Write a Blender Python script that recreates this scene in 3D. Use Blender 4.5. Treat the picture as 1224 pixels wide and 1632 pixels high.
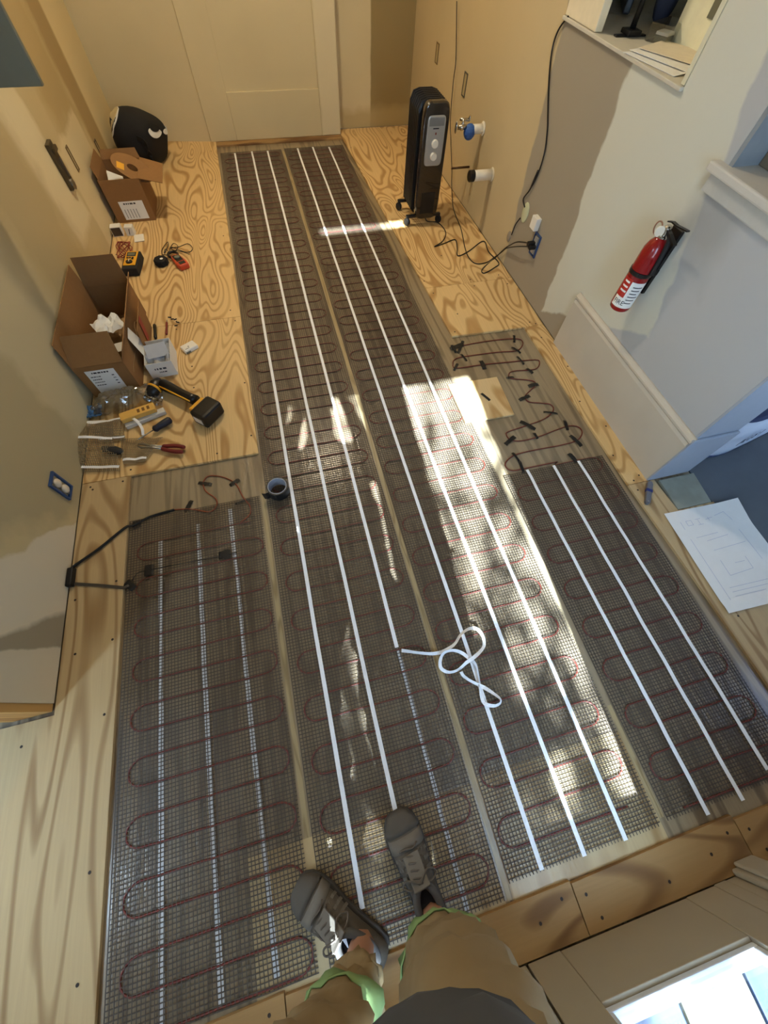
import bpy, bmesh, math, random
from mathutils import Vector, Matrix, Euler, noise
random.seed(7)
S = bpy.context.scene
COL = S.collection
for o in list(bpy.data.objects): bpy.data.objects.remove(o)
def V(*a): return Vector(a)
def c(r, g, b):
    f = lambda u: (u/255/12.92) if u/255 <= .04045 else ((u/255+.055)/1.055)**2.4
    return (f(r), f(g), f(b), 1)

# ------------------------------------------------------------------ camera
H = 1.43; FPX = 600.0
cd = bpy.data.cameras.new('camera'); cam = bpy.data.objects.new('camera', cd); COL.objects.link(cam)
cam.location = (0, 0, H); cam.rotation_euler = (0.48099, -0.03615, -0.25384)
cd.sensor_fit = 'VERTICAL'; cd.sensor_height = 36; cd.sensor_width = 27; cd.lens = FPX/1632*36
cd.clip_start = .02; cd.clip_end = 200
S.camera = cam
RC = Euler((0.48099, -0.03615, -0.25384)).to_matrix()
# survey helpers: where the sight line through a photo pixel meets a real plane of the room
def ray(px, py): return RC @ V((px-612)/FPX, -(py-816)/FPX, -1)
def F(px, py, z=0.0):
    d = ray(px, py); return V(0, 0, H) + d*((z-H)/d.z)
def WX(px, py, x):
    d = ray(px, py); return V(0, 0, H) + d*(x/d.x)
def WY(px, py, y):
    d = ray(px, py); return V(0, 0, H) + d*(y/d.y)
def zo(ox, oy, s): return lambda x, y: (ox+x/s, oy+y/s)

# ------------------------------------------------------------------ world, sun, window light, exposure
w = bpy.data.worlds.new('sky'); S.world = w; w.use_nodes = True
nt = w.node_tree; bg = nt.nodes['Background']
sk = nt.nodes.new('ShaderNodeTexSky'); sk.sky_type = 'NISHITA'; sk.sun_disc = False
sk.sun_elevation = math.radians(41.6); sk.sun_rotation = math.radians(184)
nt.links.new(sk.outputs[0], bg.inputs[0]); bg.inputs[1].default_value = 0.16
SUN = V(.066, 1, -.889).normalized()
def light(name, kind, loc, energy, col, **k):
    d = bpy.data.lights.new(name, kind); d.energy = energy; d.color = col[:3]
    for a, b in k.items(): setattr(d, a, b)
    o = bpy.data.objects.new(name, d); COL.objects.link(o); o.location = loc; return o
sun = light('sun', 'SUN', (0, -6, 6), 95, (.95, .98, 1), angle=math.radians(.6))
sun.rotation_euler = SUN.to_track_quat('-Z', 'Y').to_euler()
def window_light(name, loc, direction, sx, sy, energy, col):
    o = light(name, 'AREA', loc, energy, col, shape='RECTANGLE', size=sx, size_y=sy)
    o.rotation_euler = Vector(direction).to_track_quat('-Z', 'Y').to_euler(); return o
DAY = (.62, .79, 1.0)
window_light('daylight_french_doors', (.40, -1.15, 1.55), (0, 1, -.40), 1.0, 1.5, 62, DAY)
window_light('daylight_side_window', (-1.98, -.86, 1.2), (.45, 1, -.45), .24, 1.7, 58, (.58, .78, 1))
window_light('daylight_right_room', (2.85, -.86, 1.25), (-.35, 1, -.3), .9, 1.5, 15, (.32, .54, 1))
vs = S.view_settings; vs.view_transform = 'Standard'; vs.look = 'None'; vs.gamma = 1; vs.use_curve_mapping = False
vs.exposure = 0.34
S.cycles.max_bounces = 8; S.cycles.diffuse_bounces = 5; S.cycles.transparent_max_bounces = 16

# ------------------------------------------------------------------ mesh builder
class B:
    def __init__(s): s.v = []; s.f = []; s.m = []; s.mi = 0
    def add(s, vs, fs):
        n = len(s.v); s.v += [tuple(p) for p in vs]; s.f += [tuple(i+n for i in f) for f in fs]; s.m += [s.mi]*len(fs)
    def box(s, c0, sz, rot=None):
        hx, hy, hz = sz[0]/2, sz[1]/2, sz[2]/2; C = Vector(c0)
        P = [V(x, y, z) for z in (-hz, hz) for y in (-hy, hy) for x in (-hx, hx)]
        if rot is not None:
            M = rot if isinstance(rot, Matrix) else Euler((0, 0, rot)).to_matrix()
            P = [M @ p for p in P]
        s.add([C+p for p in P], [(0, 2, 3, 1), (4, 5, 7, 6), (0, 1, 5, 4), (2, 6, 7, 3), (0, 4, 6, 2), (1, 3, 7, 5)]); return s
    def bb(s, x0, x1, y0, y1, z0, z1): return s.box(((x0+x1)/2, (y0+y1)/2, (z0+z1)/2), (x1-x0, y1-y0, z1-z0))
    def loft(s, rings, cap=True, closed=False):
        n = len(rings[0]); fs = []; k = len(rings)
        for i in range(k if closed else k-1):
            a = i*n; b = ((i+1) % k)*n
            for j in range(n):
                j2 = (j+1) % n; fs.append((a+j, a+j2, b+j2, b+j))
        if cap and not closed: fs += [tuple(range(n))[::-1], tuple((k-1)*n+j for j in range(n))]
        s.add([p for r in rings for p in r], fs); return s
    def cyl(s, a, b, r0, r1=None, n=14, cap=True):
        return s.tube([Vector(a), Vector(b)], [r0, r0 if r1 is None else r1], n, cap=cap)
    def tube(s, pts, r, n=8, closed=False, cap=True):
        pts = [Vector(p) for p in pts]; k = len(pts); rings = []; up = None
        for i, p in enumerate(pts):
            a = pts[(i-1) % k] if (closed or i) else p; b = pts[(i+1) % k] if (closed or i < k-1) else p
            t = (b-a)
            t = t.normalized() if t.length > 1e-9 else V(0, 0, 1)
            if up is None:
                up = V(0, 0, 1) if abs(t.z) < .9 else V(0, 1, 0)
            up = up - t*up.dot(t)
            if up.length < 1e-6: up = t.orthogonal()
            up.normalize(); q = t.cross(up); rr = r[i] if isinstance(r, (list, tuple)) else r
            rings.append([p + (q*math.cos(2*math.pi*j/n) + up*math.sin(2*math.pi*j/n))*rr for j in range(n)])
        return s.loft(rings, cap, closed)
    def lathe(s, prof, n=24, o=(0, 0, 0), M=None):
        O = Vector(o); rings = []
        for r, z in prof:
            ring = [V(r*math.cos(2*math.pi*j/n), r*math.sin(2*math.pi*j/n), z) for j in range(n)]
            rings.append([O + (M @ p if M else p) for p in ring])
        return s.loft(rings)
    def prism(s, poly, z0, z1):
        n = len(poly)
        s.add([(x, y, z0) for x, y in poly]+[(x, y, z1) for x, y in poly],
              [tuple(range(n))[::-1], tuple(range(n, 2*n))]+[(i, (i+1) % n, n+(i+1) % n, n+i) for i in range(n)]); return s
    def ribbon(s, pts, wid, th=.0006, side=None):
        pts = [Vector(p) for p in pts]; k = len(pts); rings = []
        for i, p in enumerate(pts):
            t = (pts[min(i+1, k-1)]-pts[max(i-1, 0)]).normalized()
            sd = Vector(side[i]) if isinstance(side, list) else (Vector(side) if side else V(0, 0, 1).cross(t))
            sd = (sd - t*sd.dot(t)).normalized(); nn = t.cross(sd)
            ww = wid[i] if isinstance(wid, list) else wid
            rings.append([p-sd*ww/2-nn*th/2, p+sd*ww/2-nn*th/2, p+sd*ww/2+nn*th/2, p-sd*ww/2+nn*th/2])
        return s.loft(rings)
    def sph(s, c0, r, n=16, m=10, M=None, e=1.0):
        C = Vector(c0); r = r if isinstance(r, (tuple, list)) else (r, r, r); rings = []
        sg = lambda u: math.copysign(abs(u)**e, u)
        for i in range(m+1):
            a = -math.pi/2 + math.pi*(i*.998+.001*m)/m
            ring = []
            for j in range(n):
                b = 2*math.pi*j/n
                p = V(r[0]*sg(math.cos(a))*sg(math.cos(b)), r[1]*sg(math.cos(a))*sg(math.sin(b)), r[2]*sg(math.sin(a)))
                ring.append(C + (M @ p if M else p))
            rings.append(ring)
        return s.loft(rings)
    def sheet(s, fn, nu, nv, th=0):
        P = [Vector(fn(i/nu, j/nv)) for j in range(nv+1) for i in range(nu+1)]
        s.add(P, [(j*(nu+1)+i, j*(nu+1)+i+1, (j+1)*(nu+1)+i+1, (j+1)*(nu+1)+i) for j in range(nv) for i in range(nu)]); return s
    def mesh(s, name, mats, smooth=False):
        me = bpy.data.meshes.new(name); me.from_pydata(s.v, [], s.f)
        for m in (mats if isinstance(mats, (list, tuple)) else [mats]): me.materials.append(m)
        for i, p in enumerate(me.polygons): p.material_index = s.m[i]; p.use_smooth = bool(smooth)
        me.update(); return me
def link(name, me, parent=None, loc=(0, 0, 0), rot=(0, 0, 0), bevel=0, solid=0, sub=0, auto=False):
    o = bpy.data.objects.new(name, me); COL.objects.link(o)
    if parent: o.parent = parent
    o.location = loc; o.rotation_euler = rot
    if solid:
        m = o.modifiers.new('solid', 'SOLIDIFY'); m.thickness = solid; m.offset = 0
    if bevel:
        m = o.modifiers.new('bevel', 'BEVEL'); m.width = bevel; m.segments = 2; m.limit_method = 'ANGLE'
    if sub:
        m = o.modifiers.new('sub', 'SUBSURF'); m.levels = sub; m.render_levels = sub
    return o
def obj(name, b, mats, parent=None, smooth=False, **k): return link(name, b.mesh(name, mats, smooth), parent, **k)
def tag(o, label, cat, group=None):
    o['label'] = label; o['category'] = cat
    if group: o['group'] = group
    return o
def thing(name, label, cat, loc=(0, 0, 0), rz=0, group=None, rot=None):
    o = bpy.data.objects.new(name, None); COL.objects.link(o); o.empty_display_size = .05
    o.location = loc; o.rotation_euler = rot if rot else (0, 0, rz); return tag(o, label, cat, group)
def struct(o): o['kind'] = 'structure'; return o
def catmull(pts, n=6):
    pts = [Vector(p) for p in pts]; out = []
    for i in range(len(pts)-1):
        p0, p1, p2, p3 = pts[max(i-1, 0)], pts[i], pts[i+1], pts[min(i+2, len(pts)-1)]
        for k in range(n):
            t = k/n
            out.append(.5*((2*p1)+(p2-p0)*t+(2*p0-5*p1+4*p2-p3)*t*t+(3*p1-p0-3*p2+p3)*t**3))
    return out+[pts[-1]]
def textmesh(body, size, mat_, ext=.0004, align='CENTER'):
    cu = bpy.data.curves.new('lettering', 'FONT'); cu.body = body; cu.size = size; cu.extrude = ext
    cu.align_x = align; cu.align_y = 'CENTER'; cu.resolution_u = 2
    t = bpy.data.objects.new('lettering', cu); COL.objects.link(t); bpy.context.view_layer.update()
    me = bpy.data.meshes.new_from_object(t); bpy.data.objects.remove(t); me.materials.clear(); me.materials.append(mat_); return me

# ------------------------------------------------------------------ materials
MATS = {}
def newmat(name):
    m = bpy.data.materials.new(name); m.use_nodes = True; nt = m.node_tree
    return m, nt, nt.nodes['Principled BSDF']
def P(name, col, rough=.6, metal=0, var=.10, scale=30, bump=0, spec=.4, coat=0, trans=0, alpha=1):
    if name in MATS: return MATS[name]
    m, nt, p = newmat(name); N = nt.nodes.new; L = nt.links.new
    tc = N('ShaderNodeTexCoord'); nz = N('ShaderNodeTexNoise'); nz.inputs['Scale'].default_value = scale; nz.inputs['Detail'].default_value = 3
    L(tc.outputs['Object'], nz.inputs['Vector'])
    mx = N('ShaderNodeMix'); mx.data_type = 'RGBA'; L(nz.outputs['Fac'], mx.inputs[0])
    mx.inputs[6].default_value = tuple(max(0, u*(1-var)) for u in col[:3])+(1,)
    mx.inputs[7].default_value = tuple(min(1, u*(1+var)) for u in col[:3])+(1,)
    L(mx.outputs[2], p.inputs['Base Color'])
    p.inputs['Roughness'].default_value = rough; p.inputs['Metallic'].default_value = metal
    p.inputs['Specular IOR Level'].default_value = spec; p.inputs['Coat Weight'].default_value = coat
    p.inputs['Transmission Weight'].default_value = trans; p.inputs['Alpha'].default_value = alpha
    if bump:
        bm = N('ShaderNodeBump'); bm.inputs['Strength'].default_value = bump; bm.inputs['Distance'].default_value = .002
        L(nz.outputs['Fac'], bm.inputs['Height']); L(bm.outputs[0], p.inputs['Normal'])
    MATS[name] = m; return m
def wood(name, light_, dark_, sx=5.5, sy=1.1, rings=11, rough=.6, along='Y', coat=0, fib=.25, wrinkle=0, blotch=None, spec=.35):
    m, nt, p = newmat(name); N = nt.nodes.new; L = nt.links.new
    tc = N('ShaderNodeTexCoord'); oi = N('ShaderNodeObjectInfo')
    sc = N('ShaderNodeVectorMath'); sc.operation = 'SCALE'; cb = N('ShaderNodeCombineXYZ')
    for i in range(3): L(oi.outputs['Random'], cb.inputs[i])
    L(cb.outputs[0], sc.inputs[0]); sc.inputs['Scale'].default_value = 37
    ad = N('ShaderNodeVectorMath'); ad.operation = 'ADD'; L(tc.outputs['Object'], ad.inputs[0]); L(sc.outputs[0], ad.inputs[1])
    def mapped(a, b):
        mp = N('ShaderNodeMapping'); mp.inputs['Scale'].default_value = (a, b, 1) if along == 'Y' else (b, a, 1)
        L(ad.outputs[0], mp.inputs['Vector']); return mp
    mp = mapped(sx, sy); n1 = N('ShaderNodeTexNoise'); n1.inputs['Scale'].default_value = 1; n1.inputs['Detail'].default_value = 1.2
    n1.inputs['Distortion'].default_value = .35; L(mp.outputs[0], n1.inputs['Vector'])
    mu = N('ShaderNodeMath'); mu.operation = 'MULTIPLY'; mu.inputs[1].default_value = rings*6.283; L(n1.outputs['Fac'], mu.inputs[0])
    sn = N('ShaderNodeMath'); sn.operation = 'SINE'; L(mu.outputs[0], sn.inputs[0])
    mr = N('ShaderNodeMapRange'); mr.inputs[1].default_value = -1; mr.inputs[2].default_value = 1; L(sn.outputs[0], mr.inputs[0])
    mp2 = mapped(160, 5); n2 = N('ShaderNodeTexNoise'); n2.inputs['Scale'].default_value = 1; n2.inputs['Detail'].default_value = 2; L(mp2.outputs[0], n2.inputs['Vector'])
    mp3 = mapped(2.5, .9); n3 = N('ShaderNodeTexNoise'); n3.inputs['Scale'].default_value = 1; n3.inputs['Detail'].default_value = 2; L(mp3.outputs[0], n3.inputs['Vector'])
    r1 = N('ShaderNodeValToRGB'); r1.color_ramp.elements[0].position = .0; r1.color_ramp.elements[1].position = .5
    r1.color_ramp.elements[0].color = dark_; r1.color_ramp.elements[1].color = light_; L(mr.outputs[0], r1.inputs[0])
    mx = N('ShaderNodeMix'); mx.data_type = 'RGBA'; mx.blend_type = 'MULTIPLY'; mx.inputs[0].default_value = fib
    L(r1.outputs[0], mx.inputs[6]); L(n2.outputs['Color'], mx.inputs[7])
    g = N('ShaderNodeRGBToBW'); L(n2.outputs['Color'], g.inputs[0]); L(g.outputs[0], mx.inputs[7])
    mx2 = N('ShaderNodeMix'); mx2.data_type = 'RGBA'; mr3 = N('ShaderNodeMapRange'); mr3.inputs[1].default_value = .42; mr3.inputs[2].default_value = .7
    mr3.inputs[4].default_value = .45; L(n3.outputs['Fac'], mr3.inputs[0]); L(mr3.outputs[0], mx2.inputs[0])
    L(mx.outputs[2], mx2.inputs[6]); mx2.inputs[7].default_value = blotch or light_
    L(mx2.outputs[2], p.inputs['Base Color'])
    p.inputs['Roughness'].default_value = rough; p.inputs['Coat Weight'].default_value = coat; p.inputs['Coat Roughness'].default_value = .22; p.inputs['Specular IOR Level'].default_value = spec
    if wrinkle:
        mw = mapped(16, 5); nw = N('ShaderNodeTexNoise'); nw.inputs['Scale'].default_value = 1; nw.inputs['Detail'].default_value = 4; nw.inputs['Distortion'].default_value = 1.2; L(mw.outputs[0], nw.inputs['Vector'])
        bm = N('ShaderNodeBump'); bm.inputs['Strength'].default_value = wrinkle; bm.inputs['Distance'].default_value = .006; L(nw.outputs['Fac'], bm.inputs['Height'])
        L(bm.outputs[0], p.inputs['Coat Normal']); L(bm.outputs[0], p.inputs['Normal'])
    MATS[name] = m; return m
def wallmat(name, base, patches, uv, rough=.75, gain=1.0):
    base = tuple(min(.95, x*gain) for x in base[:3])+(1,); patches = [(tuple(min(.95, x*gain) for x in q[0][:3])+(1,),)+tuple(q[1:]) for q in patches]
    """painted drywall; patches = (colour, [half planes a,b,c with a*u+b*v+c>=0], edge noise, softness, opacity)"""
    m, nt, p = newmat(name); N = nt.nodes.new; L = nt.links.new
    def math_(op, a, b=None):
        n = N('ShaderNodeMath'); n.operation = op
        for i, x in enumerate((a, b)):
            if x is None: continue
            if isinstance(x, (int, float)): n.inputs[i].default_value = x
            else: L(x, n.inputs[i])
        return n.outputs[0]
    tc = N('ShaderNodeTexCoord'); sp = N('ShaderNodeSeparateXYZ'); L(tc.outputs['Object'], sp.inputs[0])
    u, v = sp.outputs[uv[0]], sp.outputs[uv[1]]
    n1 = N('ShaderNodeTexNoise'); n1.inputs['Scale'].default_value = 9; n1.inputs['Detail'].default_value = 5; L(tc.outputs['Object'], n1.inputs['Vector'])
    n2 = N('ShaderNodeTexNoise'); n2.inputs['Scale'].default_value = 2.2; n2.inputs['Detail'].default_value = 4; L(tc.outputs['Object'], n2.inputs['Vector'])
    mx = N('ShaderNodeMix'); mx.data_type = 'RGBA'; L(n2.outputs['Fac'], mx.inputs[0])
    mx.inputs[6].default_value = tuple(x*.9 for x in base[:3])+(1,); mx.inputs[7].default_value = tuple(min(1, x*1.1) for x in base[:3])+(1,)
    cur = mx.outputs[2]; nz = math_('SUBTRACT', n1.outputs['Fac'], .5); nz2 = math_('SUBTRACT', n2.outputs['Fac'], .5)
    for col, hp, amp, soft, op in patches:
        d = None
        for a, b, c_ in hp:
            e = math_('ADD', math_('ADD', math_('MULTIPLY', u, a), math_('MULTIPLY', v, b)), c_)
            d = e if d is None else math_('MINIMUM', d, e)
        d = math_('ADD', d, math_('MULTIPLY', math_('ADD', nz, nz2), amp))
        mr = N('ShaderNodeMapRange'); mr.inputs[1].default_value = -soft; mr.inputs[2].default_value = soft; mr.inputs[4].default_value = op; L(d, mr.inputs[0])
        q = N('ShaderNodeMix'); q.data_type = 'RGBA'; L(mr.outputs[0], q.inputs[0]); L(cur, q.inputs[6]); q.inputs[7].default_value = col; cur = q.outputs[2]
    L(cur, p.inputs['Base Color']); p.inputs['Roughness'].default_value = rough; p.inputs['Specular IOR Level'].default_value = .25
    bm = N('ShaderNodeBump'); bm.inputs['Strength'].default_value = .12; bm.inputs['Distance'].default_value = .004; L(n1.outputs['Fac'], bm.inputs['Height']); L(bm.outputs[0], p.inputs['Normal'])
    return m
def clear(name, tint=(1, 1, 1, 1), gloss=.12, rough=.03):
    m, nt, p = newmat(name); N = nt.nodes.new; L = nt.links.new; nt.nodes.remove(p)
    tr = N('ShaderNodeBsdfTransparent'); tr.inputs[0].default_value = tint; gl = N('ShaderNodeBsdfGlossy'); gl.inputs['Roughness'].default_value = rough
    lw = N('ShaderNodeLayerWeight'); lw.inputs[0].default_value = .35; mr = N('ShaderNodeMapRange'); mr.inputs[3].default_value = gloss*.5; mr.inputs[4].default_value = gloss*3
    L(lw.outputs['Fresnel'], mr.inputs[0]); ms = N('ShaderNodeMixShader'); L(mr.outputs[0], ms.inputs[0]); L(tr.outputs[0], ms.inputs[1]); L(gl.outputs[0], ms.inputs[2])
    L(ms.outputs[0], nt.nodes['Material Output'].inputs[0]); return m
PLY = wood('plywood', c(226, 192, 134), c(182, 140, 84), sx=4.8, sy=1.25, rings=19)
PLYX = wood('plywood_cross_shaded', c(166, 130, 82), c(116, 82, 46), sx=5, sy=1.4, rings=6, along='X')  # cross grain, with the backlit shade at the doors put into its colour
SUBF = wood('sealed_subfloor', c(156, 136, 104), c(112, 93, 66), sx=12, sy=.7, rings=6, rough=.40, coat=.55, fib=.4, wrinkle=.45, blotch=c(158, 146, 122), spec=.5)
SUBB = wood('sealed_board', c(196, 172, 128), c(168, 138, 92), sx=5, sy=1, rings=5, rough=.45, coat=.3, wrinkle=.2)
SEAM = wood('seam_strip', c(172, 152, 112), c(140, 120, 84), sx=30, sy=2, rings=5, rough=.4, coat=.3)
PINE = wood('pine', c(206, 158, 92), c(166, 114, 58), sx=10, sy=1)
THREAD = P('mesh_thread', c(72, 62, 52), .6, var=.2)
CABLE = P('heating_cable', c(106, 42, 32), .45, var=.1)
LINER = P('white_liner', c(235, 236, 238), .45, var=.03)
CLEART = P('bare_tape', c(205, 208, 212), .18, var=.12, scale=220, spec=.6)
BLACKT = P('black_tape', c(22, 22, 23), .4, var=.2)
BLACK = P('black_plastic', c(20, 19, 19), .35, var=.15)
BLKGLOSS = P('glossy_black', c(24, 18, 17), .18, var=.1, spec=.6, coat=.4)
RUB = P('rubber', c(26, 26, 27), .7)
CARD = P('cardboard', c(140, 102, 60), .85, var=.08, scale=60)
CARDIN = P('cardboard_inside', c(122, 90, 54), .9, var=.08, scale=60)
PAPER = P('paper', c(232, 232, 228), .8, var=.03)
WHITE = P('white_card', c(226, 222, 212), .7, var=.04)
INK = P('ink', c(70, 70, 76), .8)
INKD = P('dark_ink', c(28, 30, 40), .8)
CHROME = P('chrome', c(205, 200, 190), .22, metal=1, var=.1)
STEEL = P('steel', c(168, 166, 160), .35, metal=1)
RED = P('extinguisher_red', c(138, 13, 17), .25, var=.06, coat=.4)
YEL = P('yellow_plastic', c(228, 166, 40), .45, var=.05)
ORANGE = P('orange_plastic', c(196, 74, 40), .45, var=.06)
REDPL = P('red_grip', c(112, 34, 30), .45)
BLUE = P('blue_plastic', c(46, 74, 120), .5)
BLUET = P('painter_tape', c(52, 92, 158), .6, bump=.3)
PVC = P('pvc', c(226, 218, 198), .4)
WHITEP = P('white_plastic', c(232, 228, 216), .4, var=.03)
GREYP = P('panel_grey', c(112, 112, 96), .5, var=.04)
SILV = P('silver_panel', c(176, 178, 178), .3, metal=.5, var=.04)
TRIMW = P('painted_trim', c(198, 196, 188), .5, var=.05, scale=8)
DOORP = P('door_paint', c(166, 156, 136), .5, var=.05, scale=6)  # darkened off-white, backlit shade of the door faces included in the colour
SCREW = P('screw_head', c(46, 34, 26), .6)

# ------------------------------------------------------------------ room shell
XL, XR, YB, YF, ZC = -.999, 1.478, 4.592, -.69, 3.55
floor = struct(obj('floor', B().bb(-2.75, 1.70, -.80, 4.75, -.09, -.012), SUBF))
def panel(poly, mat_, z0=-.0119, z1=0, screws=()):
    o = obj('plywood_panel', B().prism(poly, z0, z1), mat_, floor, bevel=.0012)
    for x, y in screws:
        obj('screw', B().lathe([(.0042, 0), (.0045, .0006), (.0012, .0003)], 8, (x, y, z1)), SCREW, o)
    return o
g = .0012
panel([(XL+.004, 2.134+g), (-.2475, 2.134+g), (-.262, 4.40), (-.262, 4.58), (XL+.004, 4.58)], PLY, screws=[(-.96, 2.17), (-.6, 2.16), (-.30, 2.2), (-.29, 3.0), (-.96, 2.9), (-.9, 3.9), (-.30, 3.8), (-.31, 4.3)])
panel([(XL+.004, 1.145), (-.80, 1.145), (-.248, 1.142), (-.2475, 2.134-g), (XL+.004, 2.134-g)], PLY,
      screws=[(F(306, 584).x, F(306, 584).y), (-.96, 2.1), (-.7, 1.98), (-.27, 1.25), (-.27, 1.6), (-.28, 2.1), (-.43, 1.18), (-.6, 2.09), (-.80, 1.175), (-.52, 1.62)])
PLYL = wood('plywood_daylit', c(194, 168, 124), c(152, 120, 78), sx=6, sy=.7, rings=10)  # greyer plywood copy, its cool daylight put into the colour
panel([(XL+.004, 1.143), (-.80, 1.143), (-.814, -.65), (-2.62, -.65), (-2.62, .238), (XL-.03, .238), (XL+.004, .238)], PLYL,
      screws=[(-.96, 1.12), (-.83, 1.12), (-.95, 1.105), (-.83, .66), (-.97, .62), (-.95, .42), (-.83, .44), (-.84, .2), (-1.08, .17), (-.85, -.2), (-.86, -.42)])
panel([(.888, 2.178+g), (XR-.004, 2.178+g), (XR-.004, 4.585), (.81, 4.585), (.816, 4.40)], PLY, screws=[(.9, 2.25), (1.40, 2.22), (1.2, 2.21), (1.43, 3.2), (.87, 3.3), (1.1, 2.5), (.85, 4.2), (1.3, 4.2)])
panel([(.903, 1.718), (1.352, 1.706), (XR-.004, 1.706), (XR-.004, 2.178-g), (.8885, 2.178-g)], PLY, screws=[(.93, 1.75), (1.40, 1.74), (1.43, 1.72), (.92, 2.12), (1.42, 2.12), (1.2, 2.14), (1.0, 1.9)])
panel([(1.352, 1.704), (XR-.004, 1.704), (XR-.004, .585), (1.363, .585)], PLY, screws=[(1.41, 1.6), (1.45, 1.35), (1.39, 1.1), (1.44, .92), (1.38, .75), (1.44, .62), (1.40, .60)])
panel([(1.363, .583), (1.497, .583), (1.512, .415), (1.70, .415), (1.70, -.56), (1.412, -.56), (1.384, .15)], PLYL, screws=[(1.39, .55), (1.44, .25), (1.46, -.05), (1.44, -.3)])
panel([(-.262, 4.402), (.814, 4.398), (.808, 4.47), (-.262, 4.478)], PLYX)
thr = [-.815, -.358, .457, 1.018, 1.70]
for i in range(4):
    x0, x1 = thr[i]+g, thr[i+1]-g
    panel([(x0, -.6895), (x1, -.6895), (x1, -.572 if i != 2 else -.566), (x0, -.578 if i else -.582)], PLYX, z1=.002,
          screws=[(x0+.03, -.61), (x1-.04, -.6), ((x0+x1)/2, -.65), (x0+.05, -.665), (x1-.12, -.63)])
obj('subfloor_board', B().bb(-.43, .262, -.585, -.285, -.0119, -.0112), SUBB, floor)
obj('subfloor_board', B().bb(.285, .80, -.575, -.275, -.0119, -.0112), SUBB, floor)
for x0, x1, ya, yb in ((.267, .284, 4.25, -.57), (-.262, -.246, .95, -.57), (.802, .818, -.2, -.52)):
    obj('seam_strip', B().bb(x0, x1, yb, ya, -.0119, -.0113), SEAM, floor)
pb = [F(714, 612), F(792, 600), F(820, 660), F(742, 673)]
obj('plywood_patch', B().prism([(p.x, p.y) for p in pb][::-1], -.0119, -.002), wood('patch_ply', c(224, 196, 146), c(190, 152, 98), rings=5), floor, bevel=.001)
struct(obj('floor_mortar_room', B().bb(1.71, 3.4, -.80, 3.0, -.09, -.014), P('mortar', c(92, 98, 104), .85, var=.25, scale=6, bump=.2)))

LW = wallmat('drywall_left', c(186, 168, 126), [
    (c(150, 126, 82), [(1, 0, -3.72), (-1, 0, 4.02)], .12, .03, .8),
    (c(206, 188, 144), [(1, 0, -4.0), (0, 1, .1)], .05, .02, .9),
    (c(164, 142, 96), [(1, 0, -3.2), (-1, 0, 3.7), (0, 1, -.42)], .15, .06, .7),
    (c(204, 188, 148), [(-1, 0, 3.62), (1, 0, -3.0), (0, -1, .47)], .07, .015, .9),
    (c(206, 192, 154), [(-1, -.10, 2.98), (1, .10, -2.62), (0, 1, -.20)], .07, .02, .95),
    (c(164, 146, 106), [(-1, 0, 2.58), (1, 0, -1.95)], .25, .1, .7),
    (c(178, 168, 138), [(-1, 0, 1.95), (1, 0, -1.30)], .2, .1, .7),
    (c(160, 147, 114), [(-1, 0, 1.40), (1, .9, -1.02)], .22, .04, .8),
    (c(204, 192, 166), [(-1, -.9, .95), (1, .5, -.48)], .10, .008, .95),
    (c(140, 128, 104), [(-1, -.5, .58), (1, .2, -.44)], .05, .01, .9),
    (c(200, 186, 158), [(-1, -.2, .455)], .03, .004, .95)], (1, 2), gain=1.15)
RW = wallmat('drywall_right', c(196, 178, 140), [
    (c(158, 148, 130), [(-1, .10, 2.33), (0, 1, 1)], .05, .006, 1),
    (c(178, 180, 181), [(-1, 0, 1.52)], .05, .01, 1),
    (c(206, 206, 192), [(-1, .1, 1.765), (.5, 1, -.93), (1, -.35, -.93)], .06, .006, 1),
    (c(150, 150, 146), [(-1, 0, 1.25), (1, 0, -1.05), (0, 1, -.68), (0, -1, .85)], .12, .05, .6)], (1, 2))
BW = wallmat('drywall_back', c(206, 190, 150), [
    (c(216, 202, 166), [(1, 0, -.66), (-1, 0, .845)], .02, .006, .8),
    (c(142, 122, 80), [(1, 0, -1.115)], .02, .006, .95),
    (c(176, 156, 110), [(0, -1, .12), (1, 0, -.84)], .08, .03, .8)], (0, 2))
PW = wallmat('painted_wall', c(206, 206, 202), [], (0, 2))
struct(obj('wall_left', B().bb(XL-.12, XL, .275, YB+.1, -.0, ZC), LW))
struct(obj('wall_left_return', B().bb(-2.75, XL-.13, .262, .36, -.0, ZC), P('return_white', c(222, 226, 232), .6)))
struct(obj('trim_1', B().bb(XL-.12, XL-.003, .250, .2745, -.0, ZC-.002), PINE))
bwl = B().prism([(XL, YB), (-.30, 4.485), (.815, 4.485), (.815, YB+.1), (XL, YB+.1)], 0, ZC).bb(.815, XR, YB, YB+.1, -.0, ZC)
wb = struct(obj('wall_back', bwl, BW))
fr = B()                                   # shallow frame of the plastered-over door
fr.bb(-.30, -.085, 4.470, 4.486, .0, 2.2).bb(.648, .815, 4.470, 4.486, .0, 2.2).bb(-.085, .648, 4.470, 4.486, .0, .285)
obj('door_infill_frame', fr, BW, wb, bevel=.004)
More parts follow.
